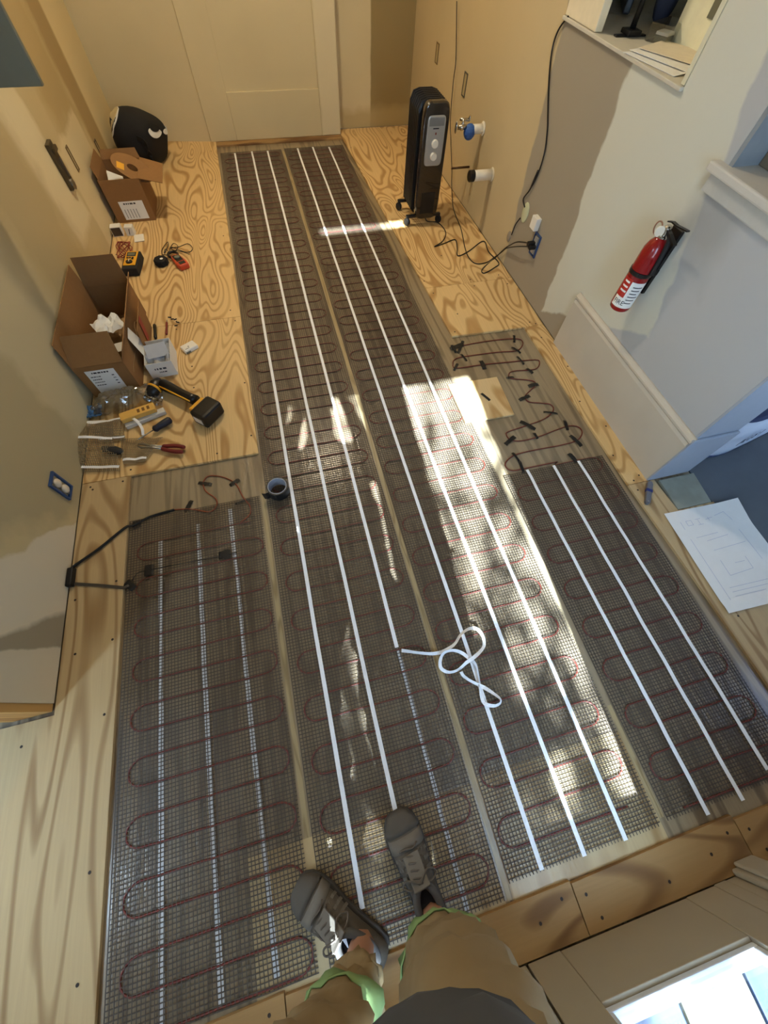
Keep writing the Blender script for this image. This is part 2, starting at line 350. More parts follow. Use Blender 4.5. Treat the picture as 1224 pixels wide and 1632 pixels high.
# right wall with pass-through and window openings
w1 = (1.556, 2.43, 1.0, 2.05); w2 = (.70, 1.215, .898, 1.95)
rw = B()
rw.bb(XR, XR+.2, w1[1], YB+.1, -.0, ZC).bb(XR, XR+.2, w1[0], w1[1], -.0, w1[2]-.012).bb(XR, XR+.2, w1[0], w1[1], w1[3], ZC)
rw.bb(XR, XR+.2, w2[1], w1[0], -.0, ZC).bb(XR, XR+.2, w2[0], w2[1], -.0, w2[2]).bb(XR, XR+.2, w2[0], w2[1], w2[3], ZC).bb(XR, XR+.2, .605, w2[0], -.0, ZC)
struct(obj('wall_right', rw, RW))
JAMB = P('jamb_paint', c(160, 168, 180), .55, var=.04)
struct(obj('wall_right_return', B().bb(XR+.001, XR+.205, .596, .6045, -.0, ZC), JAMB))
bbd = B().bb(XR-.018, XR-.0005, .590, 1.548, 0, .245)
prof = [(0, .245), (0, .252), (-.012, .258), (-.020, .268), (-.020, .276), (-.010, .284), (-.006, .29), (0, .29)]
ring = lambda y: [V(XR-.0005+(px if px else 0)-(.018 if z < .25 and px == 0 else 0), y, z) for px, z in prof]
bbd.loft([ring(.590), ring(1.548)])
struct(obj('baseboard_right', bbd, P('baseboard_paint', c(196, 188, 172), .5, var=.1, scale=5)))
struct(obj('baseboard_right_return', B().bb(XR-.018, XR+.205, .583, .5955, 0, .285), JAMB, bevel=.003))
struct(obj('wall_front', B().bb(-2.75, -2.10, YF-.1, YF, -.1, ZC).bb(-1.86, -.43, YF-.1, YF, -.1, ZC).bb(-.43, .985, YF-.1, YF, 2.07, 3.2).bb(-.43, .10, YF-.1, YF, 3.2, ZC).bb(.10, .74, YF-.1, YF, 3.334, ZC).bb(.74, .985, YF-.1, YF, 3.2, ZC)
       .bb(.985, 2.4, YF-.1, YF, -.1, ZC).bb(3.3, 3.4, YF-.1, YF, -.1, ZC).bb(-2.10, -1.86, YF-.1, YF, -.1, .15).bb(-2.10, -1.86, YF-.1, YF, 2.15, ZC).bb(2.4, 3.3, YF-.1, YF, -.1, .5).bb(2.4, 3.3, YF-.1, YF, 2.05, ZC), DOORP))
struct(obj('wall_far_left', B().bb(-2.85, -2.75, -.8, .36, -.1, ZC), PW))
struct(obj('wall_far_right', B().bb(3.4, 3.5, -.8, 3.0, -.1, ZC), PW))
struct(obj('wall_right_room', B().bb(1.70, 3.4, 2.9, 3.0, -.1, ZC), PW))
struct(obj('ceiling', B().bb(-2.85, 3.5, -.8, 4.75, ZC, ZC+.1), PW))
struct(obj('ground_outside', B().bb(-9, 9, -16, -.80, -.4, -.16), P('patio', c(150, 156, 166), .8, var=.12, scale=3)))

# plastered light fixture at the far end (warm)
lamp = thing('ceiling_lamp', 'warm glowing drum pendant hanging over the far end of the room', 'lamp', (.15, 2.95, 2.55))
obj('shade', B().lathe([(.15, .16), (.16, .16), (.16, .3), (.15, .3)], 28), P('shade', c(240, 226, 196), .8), lamp, smooth=True)
obj('stem', B().cyl((0, 0, .3), (0, 0, ZC-2.55-.01), .008), STEEL, lamp)
m, nt_, p_ = newmat('bulb'); p_.inputs['Emission Color'].default_value = (1, .78, .48, 1); p_.inputs['Emission Strength'].default_value = 6
obj('bulb', B().sph((0, 0, .23), .04), m, lamp, smooth=True)
pl = light('lamp_light', 'POINT', (0, 0, .12), 92, (1, .85, .62), shadow_soft_size=.10); pl.parent = lamp

# ------------------------------------------------------------------ french doors
GLASS = clear('door_glass', (.88, .95, 1, 1), .10)
def leaf(n, x0, x1, g0, g1):
    d = bpy.data.objects.new('door_%d' % n, None); COL.objects.link(d); struct(d); d.location = ((x0+x1)/2, YF-.0225, 0)
    def q(name, b, m, **k): return obj(name, b, m, d, **k)
    cx = (x0+x1)/2; y0, y1 = -.022, .022
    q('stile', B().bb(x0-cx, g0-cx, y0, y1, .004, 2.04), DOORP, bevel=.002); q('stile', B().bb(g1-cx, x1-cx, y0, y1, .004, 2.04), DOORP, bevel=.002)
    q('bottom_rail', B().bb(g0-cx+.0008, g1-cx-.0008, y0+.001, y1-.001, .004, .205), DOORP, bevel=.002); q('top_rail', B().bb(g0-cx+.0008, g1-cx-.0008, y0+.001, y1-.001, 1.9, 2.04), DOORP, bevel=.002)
    bd = P('glazing_bead', c(214, 222, 232), .4)
    for a in (B().bb(g0-cx, g1-cx, -.018, .012, .205, .222), B().bb(g0-cx, g1-cx, -.018, .012, 1.883, 1.9), B().bb(g0-cx, g0-cx+.014, -.018, .012, .222, 1.883), B().bb(g1-cx-.014, g1-cx, -.018, .012, .222, 1.883)): q('glazing_bead', a, bd, bevel=.003)
    q('glass_pane', B().bb(g0-cx+.014, g1-cx-.014, -.003, .003, .222, 1.883), GLASS)
    return d
d1 = leaf(1, .268, .858, .364, .762)
d2 = leaf(2, -.325, .262, -.24, .150)
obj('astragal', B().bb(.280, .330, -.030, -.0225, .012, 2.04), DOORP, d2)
h = obj('handle', B().cyl((-.25, .02, 1.0), (-.25, .055, 1.0), .012).cyl((-.25, .055, 1.0), (-.16, .055, 1.0), .009), STEEL, d1, smooth=True)
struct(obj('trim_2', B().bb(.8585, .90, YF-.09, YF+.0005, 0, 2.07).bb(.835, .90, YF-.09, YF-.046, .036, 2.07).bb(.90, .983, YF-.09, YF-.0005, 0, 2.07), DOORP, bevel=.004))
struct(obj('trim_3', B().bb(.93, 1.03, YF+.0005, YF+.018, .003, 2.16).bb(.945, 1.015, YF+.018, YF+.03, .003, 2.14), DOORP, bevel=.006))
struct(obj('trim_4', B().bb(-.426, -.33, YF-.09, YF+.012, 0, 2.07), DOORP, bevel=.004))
struct(obj('trim_5', B().bb(-.43, .985, YF-.1, YF-.048, -.05, .035), PINE, bevel=.002))
for n, (x0, x1, z0, z1) in enumerate(((-2.10, -1.86, .15, 2.15), (2.4, 3.3, .5, 2.05), (.10, .74, 3.2, 3.334)), 3):  # third opening is an unseen slit, added to let the sun streak in
    wn = bpy.data.objects.new('window_%d' % n, None); COL.objects.link(wn); struct(wn); wn.location = ((x0+x1)/2, YF-.05, z0)
    hw = (x1-x0)/2; hh = z1-z0
    obj('glass_pane', B().bb(-hw+.02, hw-.02, -.003, .003, .002 if n == 5 else .02, hh-.002), GLASS, wn)
    obj('window_frame', B().bb(-hw, -hw+.02, -.02, .02, 0, hh).bb(hw-.02, hw, -.02, .02, 0, hh), TRIMW, wn)
deck = struct(obj('deck_outside', B().bb(-.6, 1.3, -2.2, -.802, -.155, -.10), P('deck', c(30, 44, 66), .7, var=.1)))
for i in range(9):
    obj('deck_board', B().bb(-.6+.21*i+.004, -.6+.21*(i+1)-.004, -2.2, -.81, -.10, -.078), P('deck_board_sunlit', c(86, 86, 72), .65, var=.2, scale=14) if i == 6 else P('deck_board', c(34, 52, 80), .65, var=.35, scale=14), deck, bevel=.003)  # one board coloured paler and warmer as a painted sunlit strip

# ------------------------------------------------------------------ heating mats
ZS = -.0112
def serpentine(x0, x1, y0, y1, pitch=.0755, start=1, z=-.0083, wob=.003):
    r = pitch/2; pts = []; y = y0; s = start
    while y - pitch > y1:
        a, b = (x0+r, x1-r) if s > 0 else (x1-r, x0+r)
        for k in range(9):
            t = k/8; x = a+(b-a)*t
            pts.append(V(x, y + wob*noise.noise(V(x*4, y*3, 1)) + wob*noise.noise(V(x*14, y*3, 7)), z))
        cx = b + s*.0*r
        for k in range(1, 8):
            an = math.pi/2 - math.pi*k/8
            pts.append(V(cx + s*r*math.cos(an)*1.15, y-r + r*math.sin(an), z))
        y -= pitch; s = -s
    a, b = (x0+r, x1-r) if s > 0 else (x1-r, x0+r)
    for k in range(9): pts.append(V(a+(b-a)*k/8, y, z))
    return pts
def meshgrid(x0, x1, ya, yb, cell=.0108, tw=.0023, th=.0008, jit=.0012):
    b = B(); n = int((x1-x0)/cell); k = int((ya-yb)/cell); ny = max(2, int((ya-yb)/.25))
    for i in range(n+1):
        x = x0+cell*i; e = x < x0+.022 or x > x1-.022
        pts = [V(x+jit*noise.noise(V(i*3.1, j*.4, 2)), ya-(ya-yb)*j/ny, -.0060) for j in range(ny+1)]
        b.ribbon(pts, tw*(1.15 if e else 1), th, side=(1, 0, 0))
    for j in range(k+1):
        y = ya-cell*j; q = random.uniform(-.0006, .0006)
        pts = [V(x0+(x1-x0)*t/4, y+q+jit*2*noise.noise(V(j*.05, t*.8, 5)), -.0067) for t in range(5)]
        b.ribbon(pts, tw*1.15, th, side=(0, 1, 0))
    return b
def strip(pa, pb_, wob=.003, wid=.0135, z=-.0050, n=30, seed=0):
    pa, pb_ = Vector(pa), Vector(pb_)
    return B().ribbon([V(*(pa.lerp(pb_, t/n)).xy, z+.0006*noise.noise(V(t*.9, seed, 0))) + V(wob*noise.noise(V(t*.45, seed*7.3, 3)), 0, 0) for t in range(n+1)], wid, .0004, side=(1, 0, 0))
def mat_thing(label, x0, x1, ya, yb, cab, strips, under=False):
    t = thing('heating_mat', label, 'heating mat', ((x0+x1)/2, (ya+yb)/2, -.0112))
    L = lambda b, nm, m, **k: obj(nm, b, m, t, loc=(-(x0+x1)/2, -(ya+yb)/2, .0112), **k)
    ms = L(meshgrid(x0, x1, ya, yb), 'mesh', THREAD); ms['kind'] = 'stuff'
    L(B().tube(cab, .0028, 6), 'heating_cable', CABLE, smooth=True)
    for i, (a, b_, wid, mt, zz) in enumerate(strips):
        o = L(strip(a, b_, wid=wid, z=zz, seed=i+x0*10), 'adhesive_strip', mt)
        o['label'] = 'bare tape strip under the mesh' if mt is CLEART else 'white paper liner strip'
    return t
zu = -.0082
mat_thing('long heating mat with white strips, under the shoes, in the middle-left of the recess', -.238, .262, 4.27, -.565,
    serpentine(-.205, .235, 4.235, -.56), [((-.123, 4.25), (-.131, -.475), .0140, LINER, -.005), ((.016, 4.263), (.013, -.30), .0140, LINER, -.005), ((.145, 4.255), (.146, .165), .0140, LINER, -.005), ((.146, .16), (.150, -.56), .0125, CLEART, zu)])
mat_thing('long sunlit heating mat with three full-length white strips, in the middle-right of the recess', .288, .795, 4.28, -.535,
    serpentine(.305, .755, 4.215, -.53), [((.399, 4.267), (.391, -.532), .0140, LINER, -.005), ((.529, 4.273), (.529, -.537), .0140, LINER, -.005), ((.667, 4.253), (.669, -.537), .0140, LINER, -.005)])
mat_thing('short heating mat at the left wall whose bare tape strips lie under the mesh', -.795, -.268, .915, -.565,
    serpentine(-.757, -.283, .80, -.56, start=-1), [((-.675, .80), (-.660, -.56), .0150, CLEART, zu), ((-.530, .84), (-.517, -.556), .0150, CLEART, zu), ((-.395, .88), (-.376, -.545), .0150, CLEART, zu)])
zr = zo(660, 500, 3.06)
barer = [F(*zr(*p), -.0086) for p in [(240, 155), (330, 138), (430, 125), (490, 122), (522, 128), (530, 150), (500, 180), (400, 188), (240, 210), (200, 222), (190, 240), (205, 265), (335, 248), (460, 236), (590, 225), (612, 238), (600, 265), (565, 275), (500, 278), (465, 288), (470, 315), (540, 322), (585, 330), (590, 352), (560, 380), (540, 405), (560, 430), (620, 436), (665, 443), (680, 470), (640, 510), (550, 545), (460, 575), (450, 590), (470, 615), (520, 620), (600, 602), (680, 572), (750, 548), (800, 552), (820, 580), (795, 617), (720, 640), (640, 655), (540, 675), (480, 695), (447, 725), (450, 750), (480, 765), (540, 755), (700, 722)]]
sr = serpentine(.853, 1.306, .768, -.53, start=1)
mat_thing('heating mat with three white strips along the right-hand plywood edge, starting below the taped cable', .822, 1.335, .765, -.53,
    catmull(barer, 4)+sr[4:], [((.941, .772), (.953, -.55), .0140, LINER, -.005), ((1.075, .766), (1.086, -.548), .0140, LINER, -.005), ((1.204, .763), (1.222, -.50), .0140, LINER, -.005)])
# peeled liner curling over the mats
zc = zo(640, 980, 6.8)
cp = [(0, 385, .006), (70, 395, .012), (200, 412, .02), (330, 420, .012), (430, 405, .012), (500, 370, .022), (580, 310, .03), (640, 215, .03), (720, 155, .024), (790, 145, .02), (850, 180, .024), (890, 260, .03), (890, 340, .034), (840, 410, .03), (770, 470, .022), (700, 520, .014), (620, 590, .006), (540, 620, .006), (470, 610, .008), (420, 560, .014), (425, 470, .02), (470, 405, .024), (560, 385, .022), (650, 410, .016), (730, 470, .014), (800, 530, .012), (830, 640, .008), (850, 760, .006), (860, 860, .006), (900, 960, .006), (1000, 985, .012), (1065, 960, .016), (1070, 910, .016), (980, 840, .012), (900, 790, .008), (840, 760, .006), (740, 710, .010), (670, 660, .014), (645, 615, .016)]
cpts = catmull([F(*zc(x, y), z-.004) for x, y, z in cp], 4); nn = len(cpts)
tw = [V(0, 0, 1) if False else V(.25*math.sin(i*.31), .25*math.cos(i*.23), 1).normalized() for i in range(nn)]
sd = []
for i in range(nn):
    t_ = (cpts[min(i+1, nn-1)]-cpts[max(i-1, 0)]).normalized(); a = .9*math.sin(i*.16+.4)
    flat = V(0, 0, 1).cross(t_).normalized(); sd.append(flat*math.cos(a)+V(0, 0, 1)*math.sin(a))
tag(obj('peeled_liner', B().ribbon(cpts, .0125, .0004, side=sd), LINER), 'loose white liner ribbon peeled off its tape and curled into loops on the mats', 'liner tape')

# black tape pieces holding the loose cable; (two end pixels, width)
def tape(p, q, wd, label, zf=-.0066, rag=0):
    a, b_ = F(*p, zf), F(*q, zf); n = 6
    return tag(obj('tape_piece', B().ribbon([a.lerp(b_, t/n)+V(0, 0, .0006*math.sin(math.pi*t/n)-(.0035 if t in (0, n) else 0)+.0004*random.random()) for t in range(n+1)],
        [wd*1.2*random.uniform(.85, 1.1) for _ in range(n+1)], .0005), BLACKT), label, 'tape piece')
A = [((178, 170), (243, 146), .022, 'ragged black tape clump at the far start of the bare red cable'),
     ((488, 102), (489, 138), .011, 'short upright black tape at the far right turn of the red cable'),
     ((477, 162), (520, 190), .010, 'black tape just below the farthest right cable turn'),
     ((502, 206), (537, 245), .009, 'thin black tape right of centre on the second cable turn'),
     ((228, 195), (257, 229), .010, 'black tape on the far left of the cable just above the small left turn'),
     ((195, 275), (213, 240), .011, 'black tape on the small left cable turn beside the sunlit mat'),
     ((325, 227), (345, 268), .021, 'wide black tape above the plywood patch'),
     ((548, 265), (580, 289), .013, 'black tape at the right end of the zigzag cable above the patch'),
     ((450, 312), (488, 307), .008, 'small flat black tape at the left bend of the zigzag cable'),
     ((558, 352), (608, 342), .019, 'wide crumpled black tape right of the plywood patch, upper one'),
     ((514, 420), (566, 398), .016, 'wide crumpled black tape right of the plywood patch, lower one'),
     ((632, 477), (702, 487), .009, 'long thin black tape at the right bend beside the patch corner'),
     ((518, 524), (592, 562), .017, 'long wide black tape below the plywood patch corner'),
     ((733, 518), (750, 566), .012, 'upright black tape on the wide right cable loop, upper'),
     ((584, 580), (603, 608), .011, 'small black tape in the middle of the cable below the patch'),
     ((446, 636), (493, 597), .017, 'wide black tape on the left cable turn below the patch'),
     ((762, 592), (818, 644), .016, 'black tape on the wide right cable loop, lower'),
     ((480, 676), (514, 720), .010, 'thin black tape on the left loop just above the mat edge'),
     ((513, 716), (535, 776), .012, 'black tape touching the top of the leftmost white strip of the right mat'),
     ((755, 680), (796, 726), .018, 'black tape touching the top of the rightmost white strip of the right mat')]
for p, q, wd, lb in A: tape(zr(*p), zr(*q), wd, lb)
tape(zr(215, 190), zr(240, 130), .013, 'upright ragged tape crossing the black tape clump at the cable start', zf=-.0058)
tape(zr(182, 150), zr(205, 188), .014, 'left flap of the black tape clump at the cable start', zf=-.0052)
tape(zr(322, 384), zr(375, 427), .012, 'diagonal black tape strip on the square plywood patch', zf=-.0012)
zl = zo(60, 580, 3.4)
tape(zl(868, 643), zl(943, 652), .013, 'flat black tape on the top left bend of the lead loop by the left mat')
tape(zl(1040, 658), zl(1092, 624), .013, 'slanted black tape on the top right bend of the lead loop by the left mat')
tape(zl(1070, 758), zl(1152, 733), .008, 'thin black tape where the lead loop enters the left mat')
tape(zl(798, 802), zl(835, 738), .013, 'upright black tape at the end of the black sleeve on the lead')
tape(zl(533, 846), zl(540, 888), .026, 'square black tape where the black sleeve meets the plywood edge')
tape(zl(576, 1122), zl(626, 1112), .036, 'square black tape over the sensor wire on the left mat, left one', zf=-.0038)
tape(zl(980, 1040), zl(1046, 1026), .032, 'square black tape over the sensor wire tip on the left mat', zf=-.0038)
tape(zl(476, 1180), zl(522, 1218), .024, 'black tape where the flat cable drops off the plywood edge', zf=-.002)
a = WX(*zl(160, 1160), XL)
tag(obj('tape_piece', B().box((XL+.012, a.y, .012), (.022, .075, .024)), BLACKT, bevel=.004), 'black tape wrapped over the cables at the left wall base', 'tape piece')

# lead cable, sleeve and sensor wire at the left
lead = thing('lead_cable', 'red heating lead in a black sleeve running from the left wall to the left mat', 'cable', F(*zl(480, 885)))
lo = -lead.location
lp = [F(*zl(x, y), -.0080) for x, y in [(740, 790), (830, 787), (930, 802), (968, 772), (965, 730), (912, 690), (898, 645), (925, 608), (1000, 612), (1072, 648), (1112, 720), (1150, 770), (1150, 815), (1100, 860)]]
obj('lead', B().tube(catmull(lp, 5), .0028, 6), P('lead_red', c(132, 62, 36), .5), lead, smooth=True, loc=lo)
sp_ = [V(XL+.006, a.y+.005, .008), F(*zl(180, 1110), .008), F(*zl(330, 1003), .007), F(*zl(470, 890), .006), F(*zl(500, 880), .002), F(*zl(540, 865), -.006), F(*zl(610, 828), -.007), F(*zl(740, 790), -.007)]
obj('sleeve', B().tube(catmull(sp_, 4), .0052, 8), RUB, lead, smooth=True, loc=lo)
sens = thing('sensor_cable', 'flat dark sensor cable crossing the plywood strip onto the left mat', 'cable', F(*zl(470, 1213)))
so = -sens.location
obj('flat_cable', B().ribbon([V(XL+.004, a.y-.02, .006), F(*zl(175, 1190), .004), F(*zl(330, 1200), .003), F(*zl(470, 1213), .003), F(*zl(497, 1200), -.004)], .011, .005), P('cable_grey', c(62, 56, 48), .6), sens, loc=so)
obj('sensor_wire', B().tube(catmull([F(*zl(x, y), -.004) for x, y in [(497, 1200), (520, 1160), (545, 1132), (590, 1118), (780, 1082), (980, 1045), (1080, 1022)]], 5), .0016, 6), BLACK, sens, smooth=True, loc=so)
# roll of black tape
tr = thing('tape_roll', 'roll of black tape standing flat on the mat beside a white strip', 'tape roll', (F(445, 783).x, F(445, 783).y, -.0045))
tr.location.z = -.0045
obj('core', B().loft([[V(r*math.cos(t*math.pi/16), r*math.sin(t*math.pi/16), z) for t in range(32)] for r, z in ((.037, 0), (.040, 0), (.040, .05), (.037, .05))], closed=True), P('tape_core', c(150, 152, 160), .5), tr, smooth=False)
obj('tape_winding', B().loft([[V(r*math.cos(t*math.pi/16), r*math.sin(t*math.pi/16), z) for t in range(32)] for r, z in ((.0401, .001), (.0455, .001), (.0455, .049), (.0401, .049))], closed=True), BLACKT, tr)
obj('loose_end', B().ribbon([V(-.038, -.022, .025), V(-.052, -.026, .025), V(-.066, -.022, .024)], .046, .0006, side=(0, 0, 1)), BLACKT, tr)

# ------------------------------------------------------------------ left side: bag, boxes, tools
def carton(t, x0, x1, y0, y1, h, th=.004, mo=CARD, mi=CARDIN):
    b = B(); b.bb(x0, x1, y0, y0+th, 0, h); b.bb(x0, x1, y1-th, y1, 0, h); b.bb(x0, x0+th, y0+th, y1-th, 0, h); b.bb(x1-th, x1, y0+th, y1-th, 0, h); b.bb(x0+th, x1-th, y0+th, y1-th, 0, th)
    return obj('box_body', b, mo, t)
def flap(t, p0, p1, vec, m=CARD, th=.0035):
    p0, p1, vec = Vector(p0), Vector(p1), Vector(vec); d = (p1-p0).normalized(); ins = d*min(.012, .2*(p1-p0).length)
    n = d.cross(vec.normalized())*th/2; q = [p0, p1, p1+vec-ins, p0+vec+ins]; b = B()
    b.add([x-n for x in q]+[x+n for x in q], [(0, 1, 2, 3)[::-1], (4, 5, 6, 7), (0, 1, 5, 4), (1, 2, 6, 5), (2, 3, 7, 6), (3, 0, 4, 7)])
    return obj('flap', b, m, t)
def words(parent, x0, x1, y, z, h, seed, m=INK):
    r = random.Random(seed); b = B(); x = x0
    while x < x1-.002:
        wd = min(r.uniform(.5, 2.2)*h, x1-x); b.bb(x, x+wd, y-.0004, y, z-h/2, z+h/2); x += wd+.5*h
    return obj('printed_line', b, m, parent)
def text_on(parent, body, size, loc, rot, m=INK):
    return link('lettering', textmesh(body, size, m), parent, loc=loc, rot=rot)
bx = thing('cardboard_box', 'large open cardboard box with a white shipping label, against the left wall', 'box', (-.873, 1.965, 0))
X0, X1, Y0, Y1, HB = -.108, .110, -.31, .31, .175
carton(bx, X0, X1, Y0, Y1, HB)
flap(bx, (X0+.002, Y0, HB), (X0+.002, Y1, HB), (-.0035, 0, .115)); flap(bx, (X1-.002, Y0, HB), (X1-.002, Y1, HB), (.028, 0, .055))
flap(bx, (X0, Y0+.002, HB), (X1, Y0+.002, HB), (0, .075, .105)); flap(bx, (X0, Y1-.002, HB), (X1, Y1-.002, HB), (0, .02, .13))
lb = obj('shipping_label', B().bb(-.07, .055, Y0-.0012, Y0-.0004, .012, .150), PAPER, bx)
words(lb, -.046, .026, Y0-.0014, .137, .007, 1, INKD)
for i in range(4): words(lb, -.060, -.018, Y0-.0014, .116-.016*i, .0045, i+2); words(lb, .030, .040, Y0-.0014, .116-.016*i, .005, i+20)
words(lb, .0, .018, Y0-.0014, .028, .008, 9, INKD)
def crumple(cx, cy, cz, sx, sy, amp, seed, n=9, rz=0, tilt=0):
    M = Euler((tilt, 0, rz)).to_matrix()
    return B().sheet(lambda u, v: V(cx, cy, cz)+M @ V((u-.5)*sx, (v-.5)*sy, amp*(noise.noise(V(u*3.1, v*3.1, seed))+.6*noise.noise(V(u*7, v*7, seed+4)))), n, n)
tag(obj('paper_wad', crumple(-.86, 1.97, .155, .13, .13, .035, 3, rz=.5), PAPER, solid=.0008), 'crumpled white sheet inside the large cardboard box', 'paper')
tag(obj('printed_card', B().box((-.815, 1.83, .125), (.06, .045, .002), Euler((.35, .1, .4)).to_matrix()), WHITE), 'small printed card below the crumpled sheet in the large box', 'card')
tag(obj('packing_paper', crumple(-.845, 1.90, .085, .17, .42, .03, 12, n=12), P('kraft', c(150, 122, 84), .9), solid=.0008), 'brown packing paper lining the bottom of the large box', 'paper')
rp = thing('folded_cardboard', 'thin folded cardboard sleeve with red print, leaning on the right side of the large box', 'cardboard', (-.722, 2.0, 0))
obj('sleeve_panel', B().box((.0, 0, .085), (.003, .26, .165), Euler((0, .10, 0)).to_matrix()), CARD, rp)
obj('red_print', B().box((.0075, -.03, .105), (.0008, .05, .12), Euler((0, .10, 0)).to_matrix()), P('red_print', c(150, 60, 46), .7), rp)
wc = thing('white_carton', 'open white carton with a grey pulp insert, in front of the large cardboard box', 'carton', (-.660, 1.835, 0), rz=.05)
b = B(); x0, x1, y0, y1, hh, th = -.062, .062, -.105, .07, .085, .002
b.bb(x0, x1, y0, y0+th, 0, hh).bb(x0, x1, y1-th, y1, 0, hh).bb(x0, x0+th, y0+th, y1-th, 0, hh).bb(x1-th, x1, y0+th, y1-th, 0, hh).bb(x0+th, x1-th, y0+th, y1-th, 0, th)
obj('box_body', b, WHITE, wc)
flap(wc, (x0, y0+.07, hh), (x0, y1, hh), (-.035, .03, .075), WHITE, .002)
INS = P('pulp_insert', c(176, 178, 182), .8)
obj('insert', B().sheet(lambda u, v: V(x0+.006+(x1-x0-.012)*u, y0+.006+(y1-y0-.012)*v, .055+.03*noise.noise(V(u*4, v*4, 9))+(.02 if .3 < v < .6 else 0)), 10, 12), INS, wc, solid=.001)
obj('inner_flap', B().box((0, -.02, .092), (.10, .07, .0015), Euler((.5, 0, .1)).to_matrix()), INS, wc)
words(wc, -.03, .025, y0-.0004, .05, .010, 31); words(wc, -.015, .02, y0-.0004, .030, .006, 32, INKD)
# small box with spool
sb = thing('cardboard_box', 'smaller open cardboard box with a white label, beside the black bag at the back', 'box', (-.845, 3.43, 0))
X0, X1, Y0, Y1, HB = -.118, .122, -.15, .15, .232
carton(sb, X0, X1, Y0, Y1, HB)
flap(sb, (X1-.002, Y0, HB), (X1-.002, Y1, HB), (.135, -.02, -.03)); flap(sb, (X0+.002, Y0+.02, HB), (X0+.002, Y1, HB), (-.012, 0, .06)); flap(sb, (X0, Y1-.002, HB), (X1, Y1-.002, HB), (0, .02, .045))
lb = obj('shipping_label', B().bb(-.062, .086, Y0-.0012, Y0-.0004, .016, .118), PAPER, sb)
words(lb, -.035, .045, Y0-.0014, .105, .009, 41)
for i in range(5): obj('printed_line', B().bb(-.045+.018*i, -.042+.018*i, Y0-.0018, Y0-.0012, .024, .075), INK, lb)
sp = thing('cable_spool', 'round cardboard spool with a yellow sticker, sticking out of the smaller box', 'spool', (-.755, 3.39, .245), rot=(.42, .50, .1))
obj('disc', B().loft([[V(r*math.cos(t*math.pi/18), .085*r/.115*math.sin(t*math.pi/18), z) for t in range(36)] for r, z in ((.03, -.003), (.115, -.003), (.115, .003), (.03, .003))], closed=True), CARD, sp)
obj('yellow_sticker', B().bb(-.085, -.045, -.045, .0, .0032, .004), YEL, sp); obj('white_label', B().bb(.045, .10, -.03, .012, .0032, .004), PAPER, sp)
tag(obj('booklet', B().box((-.895, 3.42, .17), (.09, .15, .012), Euler((.2, .5, .2)).to_matrix()), PAPER), 'white instruction booklet standing in the smaller cardboard box', 'booklet')
# black bag
bp = thing('backpack', 'black backpack with white emblem and open beige-lined pocket in the back corner', 'backpack', (-.775, 4.17, 0), rz=-.35)
BM = Euler((-.25, .28, 0)).to_matrix(); BR = (.16, .215, .15); BC = V(0, 0, .15)
def bpt(a, b_, k=1.0):
    e = .72; sg = lambda u: math.copysign(abs(u)**e, u)
    p = V(BR[0]*sg(math.cos(a))*sg(math.cos(b_)), BR[1]*sg(math.cos(a))*sg(math.sin(b_)), BR[2]*sg(math.sin(a)))*k
    p *= 1+.05*noise.noise(p*9); q = BC + BM @ p
    q.z = max(q.z, .003); return q
FAB = P('black_fabric', c(16, 16, 18), .85, bump=.2, scale=160)
obj('bag_body', B().loft([[bpt(-1.55+3.1*i/20, 2*math.pi*j/32) for j in range(32)] for i in range(21)]), FAB, bp, smooth=True)
def bpatch(name, a0, a1, b0, b1, m, k=1.02, rnd=True):
    rings = []; cx, cy = (a0+a1)/2, (b0+b1)/2
    ctr = bpt(cx, cy, k); P_ = [ctr]; n = 20
    for j in range(n):
        t = 2*math.pi*j/n; P_.append(bpt(cx+(a1-a0)/2*math.sin(t), cy+(b1-b0)/2*math.cos(t), k))
    b = B(); b.add(P_, [(0, 1+j, 1+(j+1) % n) for j in range(n)]); return obj(name, b, m, bp, solid=.003)
bpatch('pocket_lining', -.05, .95, 3.25, 4.3, P('beige_lining', c(186, 170, 128), .8), 1.02)
bpatch('pocket_rim', -.13, .98, 3.2, 4.4, PAPER, 1.012)
bpatch('emblem', .22, .62, -.75, .0, PAPER, 1.03); bpatch('emblem', .44, .74, -.62, -.05, FAB, 1.045); bpatch('emblem', .28, .5, .08, .5, PAPER, 1.03); bpatch('emblem', .38, .52, .6, .85, PAPER, 1.03); bpatch('emblem', .42, .52, .95, 1.1, PAPER, 1.03)
obj('strap', B().ribbon(catmull([bpt(.1, -1.3, 1.02), bpt(.05, -1.0, 1.12), bpt(-.3, -.8, 1.18), bpt(-.8, -.9, 1.05)], 5), .03, .004, side=(0, 0, 1)), FAB, bp)
# little white cartons
for (px, py, sx, sy, sz, rz, lb_) in ((190, 378, .062, .05, .055, .03, 'white carton with an open dark end beside the smaller box, left of the pair'), (210, 377, .05, .045, .05, -.1, 'white carton with a black line on its side, right one by the smaller box')):
    p = F(px, py); t = thing('small_carton', lb_, 'carton', (p.x, p.y+.03, 0), rz)
    obj('box_body', B().bb(-sx/2, sx/2, -sy/2, sy/2, 0, sz), WHITE, t, bevel=.0015)
    obj('front_panel', B().bb(-sx/2+.003, sx/2-.003, -sy/2-.0008, -sy/2-.0002, .004, sz-.004), P('dark_end', c(70, 56, 42), .8) if px == 190 else WHITE, t)
    if px != 190: obj('printed_line', B().box((0, -sy/2-.0014, sz*.5), (.004, .0006, sz*.7), Euler((0, .3, 0)).to_matrix()), INKD, t)
p = F(222, 383); tag(obj('leaflet', B().box((p.x, p.y+.02, .004), (.06, .085, .003), .1), WHITE), 'flat grey-white leaflet under the two small cartons', 'leaflet')
